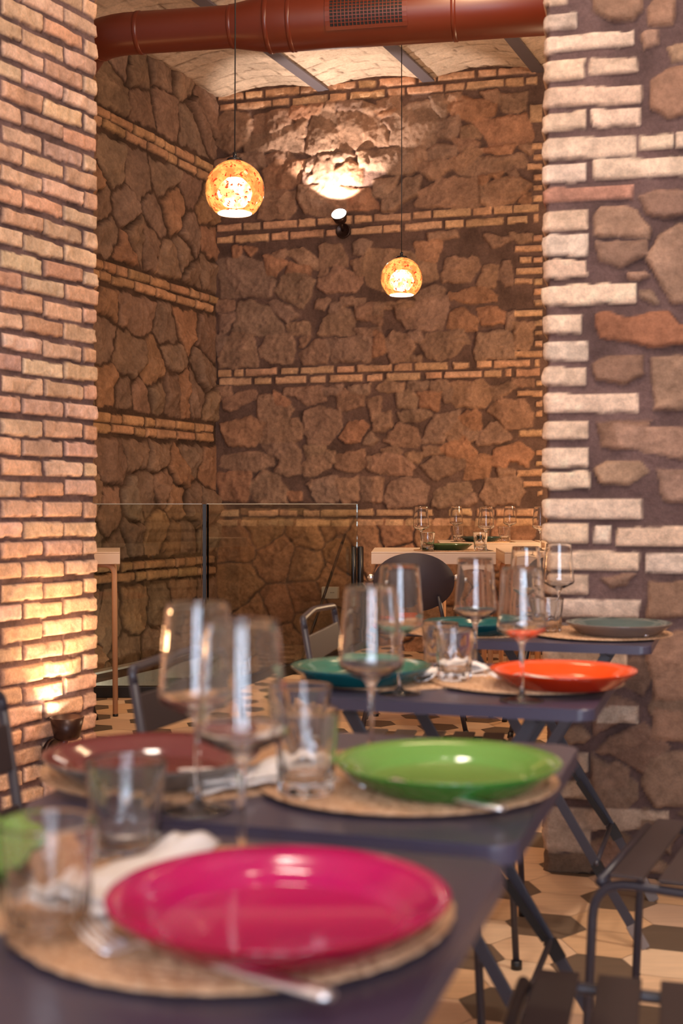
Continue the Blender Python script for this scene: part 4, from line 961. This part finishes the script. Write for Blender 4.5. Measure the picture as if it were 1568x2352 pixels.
MATS = [(-0.085, 0.985, TZ, 'woven straw placemat under the pink plate'), (-0.375, 1.06, TZ, 'woven straw placemat under the pale green plate at the left picture edge'),
        (0.073, 1.448, TZ, 'woven straw placemat under the light green plate'), (-0.188, 1.525, TZ, 'woven straw placemat under the aubergine brown plate'),
        (0.330, 2.262, TZ, 'woven straw placemat under the orange plate'), (0.096, 2.335, TZ, 'woven straw placemat under the sage teal plate'),
        (0.632, 3.085, TZ, 'woven straw placemat under the grey plate by the pier'), (0.330, 3.175, TZ, 'woven straw placemat under the petrol blue plate'),
        (0.53, 6.28, FZ, 'straw placemat under the olive green plate on the near cream table'), (0.88, 7.70, FZ, 'straw placemat under the dark teal plate on the rear cream table')]
for i, (x, y, z, lab) in enumerate(MATS): place(pm, USED, (x, y, z+(0.0040 if i in (0, 2, 4, 6) else 0)), i*0.7, lab, 'placemat', 'round woven placemats')
for k, x, y, z, lab in (('pink', -0.046, 0.920, TZ, 'shiny pink dinner plate nearest the camera'), ('green', -0.375, 1.05, TZ, 'pale green plate seen through the tumbler at the left edge'),
                  ('green', 0.1175, 1.397, TZ, 'light green dinner plate in the middle of the row'), ('brown', -0.220, 1.462, TZ, 'aubergine brown dinner plate beside the brick pillar lamp'),
                  ('teal', 0.035, 2.252, TZ, 'sage teal dinner plate left of the orange one'), ('orange', 0.380, 2.168, TZ, 'bright orange dinner plate'),
                  ('petrol', 0.325, 3.10, TZ, 'petrol blue dinner plate on the farthest dark table'), ('grey', 0.664, 3.025, TZ, 'grey dinner plate nearest the stone pier'),
                  ('far', 0.524, 6.25, FZ, 'olive green plate on the near cream table'), ('dteal', 0.845, 7.65, FZ, 'dark teal plate on the rear cream table')):
    onplate(k, x, y, lab, z)
wg = wine_glass()
GL = [(-0.088, 1.115, TZ, 'large stemmed wine glass right behind the pink plate'), (-0.150, 1.318, TZ, 'stemmed wine glass left behind the one at the pink plate, beside the brown plate'),
      (0.037, 1.580, TZ, 'stemmed wine glass behind the light green plate'), (0.098, 2.130, TZ, 'stemmed wine glass in front of the sage teal plate'),
      (0.293, 2.053, TZ, 'stemmed wine glass with its foot before the orange plate'), (0.253, 2.390, TZ, 'stemmed wine glass behind the white napkin between teal and orange plates'),
      (0.445, 3.05, TZ, 'stemmed wine glass in the middle of the farthest dark table'), (0.564, 3.28, TZ, 'rightmost stemmed wine glass, seen against the pier bricks'),
      (0.395, 6.26, FZ, 'wine glass left of the olive green plate on the near cream table'), (0.712, 6.22, FZ, 'wine glass right of the olive green plate on the near cream table'),
      (0.70, 7.70, FZ, 'wine glass left of the dark teal plate on the rear cream table'), (1.015, 7.62, FZ, 'wine glass right of the dark teal plate on the rear cream table'), (1.085, 6.85, FZ, 'wine glass half hidden by the edge of the pier')]
GL[-1] = (0.985, 6.25, FZ, 'wine glass half hidden by the edge of the pier')
for x, y, z, lab in GL: place(wg, USED, (x, y, z), 0.0, lab, 'wine glass', 'stemmed wine glasses')
tu = tumbler()
TU = [(-0.214, 0.920, TZ, 'large looking water tumbler cut off by the left picture edge'), (-0.194, 1.136, TZ, 'faceted water tumbler in front of the brown plate'),
      (-0.038, 1.362, TZ, 'faceted water tumbler left of the light green plate'), (-0.048, 1.610, TZ, 'faceted water tumbler just behind the one by the light green plate'),
      (0.200, 2.240, TZ, 'faceted water tumbler between the sage teal and orange plates, front one of two'), (0.191, 2.450, TZ, 'faceted water tumbler between the sage teal and orange plates, rear one of two'),
      (0.508, 3.095, TZ, 'faceted water tumbler left of the grey plate'), (0.500, 3.330, TZ, 'faceted water tumbler behind the middle glass of the farthest dark table'),
      (0.428, 6.10+0.16, FZ, 'water tumbler at the left of the near cream table'), (0.673, 6.125, FZ, 'water tumbler at the right of the olive green plate'),
      (0.72, 7.80, FZ, 'water tumbler at the left of the rear cream table'), (0.995, 7.75, FZ, 'water tumbler at the right of the rear cream table')]
TU[8] = (0.418, 6.13, FZ, TU[8][3])
for i, (x, y, z, lab) in enumerate(TU): place(tu, USED, (x, y, z+(mz+0.0040 if i in (2, 4) else mz if i in (8, 9, 10) else 0)), i*0.4, lab, 'tumbler', 'faceted water tumblers')
fk = fork()
def fork_px(a, b, Y0, Y1, z, lab):                   # handle end a, tines b on the table plane
    A_, B_ = Vector((a[0], a[1], 0)), Vector((b[0], b[1], 0)); c = (A_+B_)/2; d = B_-A_
    place(fk, USED, (c.x, c.y, z), math.atan2(d.y, d.x), lab, 'fork', 'steel forks beside the plates')
def onT(x, y, h=0.0): Y = (CZ-TZ-h)*F/(y-HY); return ((x-CX)/F*Y, Y)
fork_px(onT(750, 2296, .012), onT(205, 2165, .012), 0, 0, TZ+0.0086, 'polished fork in front of the pink plate')
fork_px(onT(1160, 1893), onT(800, 1800, .01), 0, 0, TZ+0.0086, 'polished fork in front of the light green plate')
fork_px(onT(1370, 1588, .004), onT(1118, 1558, .01), 0, 0, TZ+0.0086, 'polished fork in front of the orange plate')
fork_px(onT(1498, 1471, .004), onT(1313, 1448, .01), 0, 0, TZ+0.0086, 'polished fork in front of the grey plate')
fork_px(onT(150, 1812), onT(600, 1826), 0, 0, TZ+0.0046, 'polished fork in front of the aubergine brown plate')
fork_px(onT(742, 1570), onT(1000, 1576), 0, 0, TZ+0.0046, 'polished fork in front of the sage teal plate')
nk = []
for i, (x, y, a, w, d, lab) in enumerate(((-0.168, 1.035, 60, 0.19, 0.095, 'white folded napkin left of the pink plate'), (-0.098, 1.435, 28, 0.17, 0.09, 'white folded napkin between the brown and light green plates'),
                                    (0.200, 2.325, 15, 0.14, 0.08, 'white folded napkin between the sage teal and orange plates'))):
    o = napkin(w, d, i+1); o.location = (x, y, TZ+mz+0.001); o.rotation_euler = (0, 0, math.radians(a)); tag(o, lab, 'napkin', 'white folded napkins')
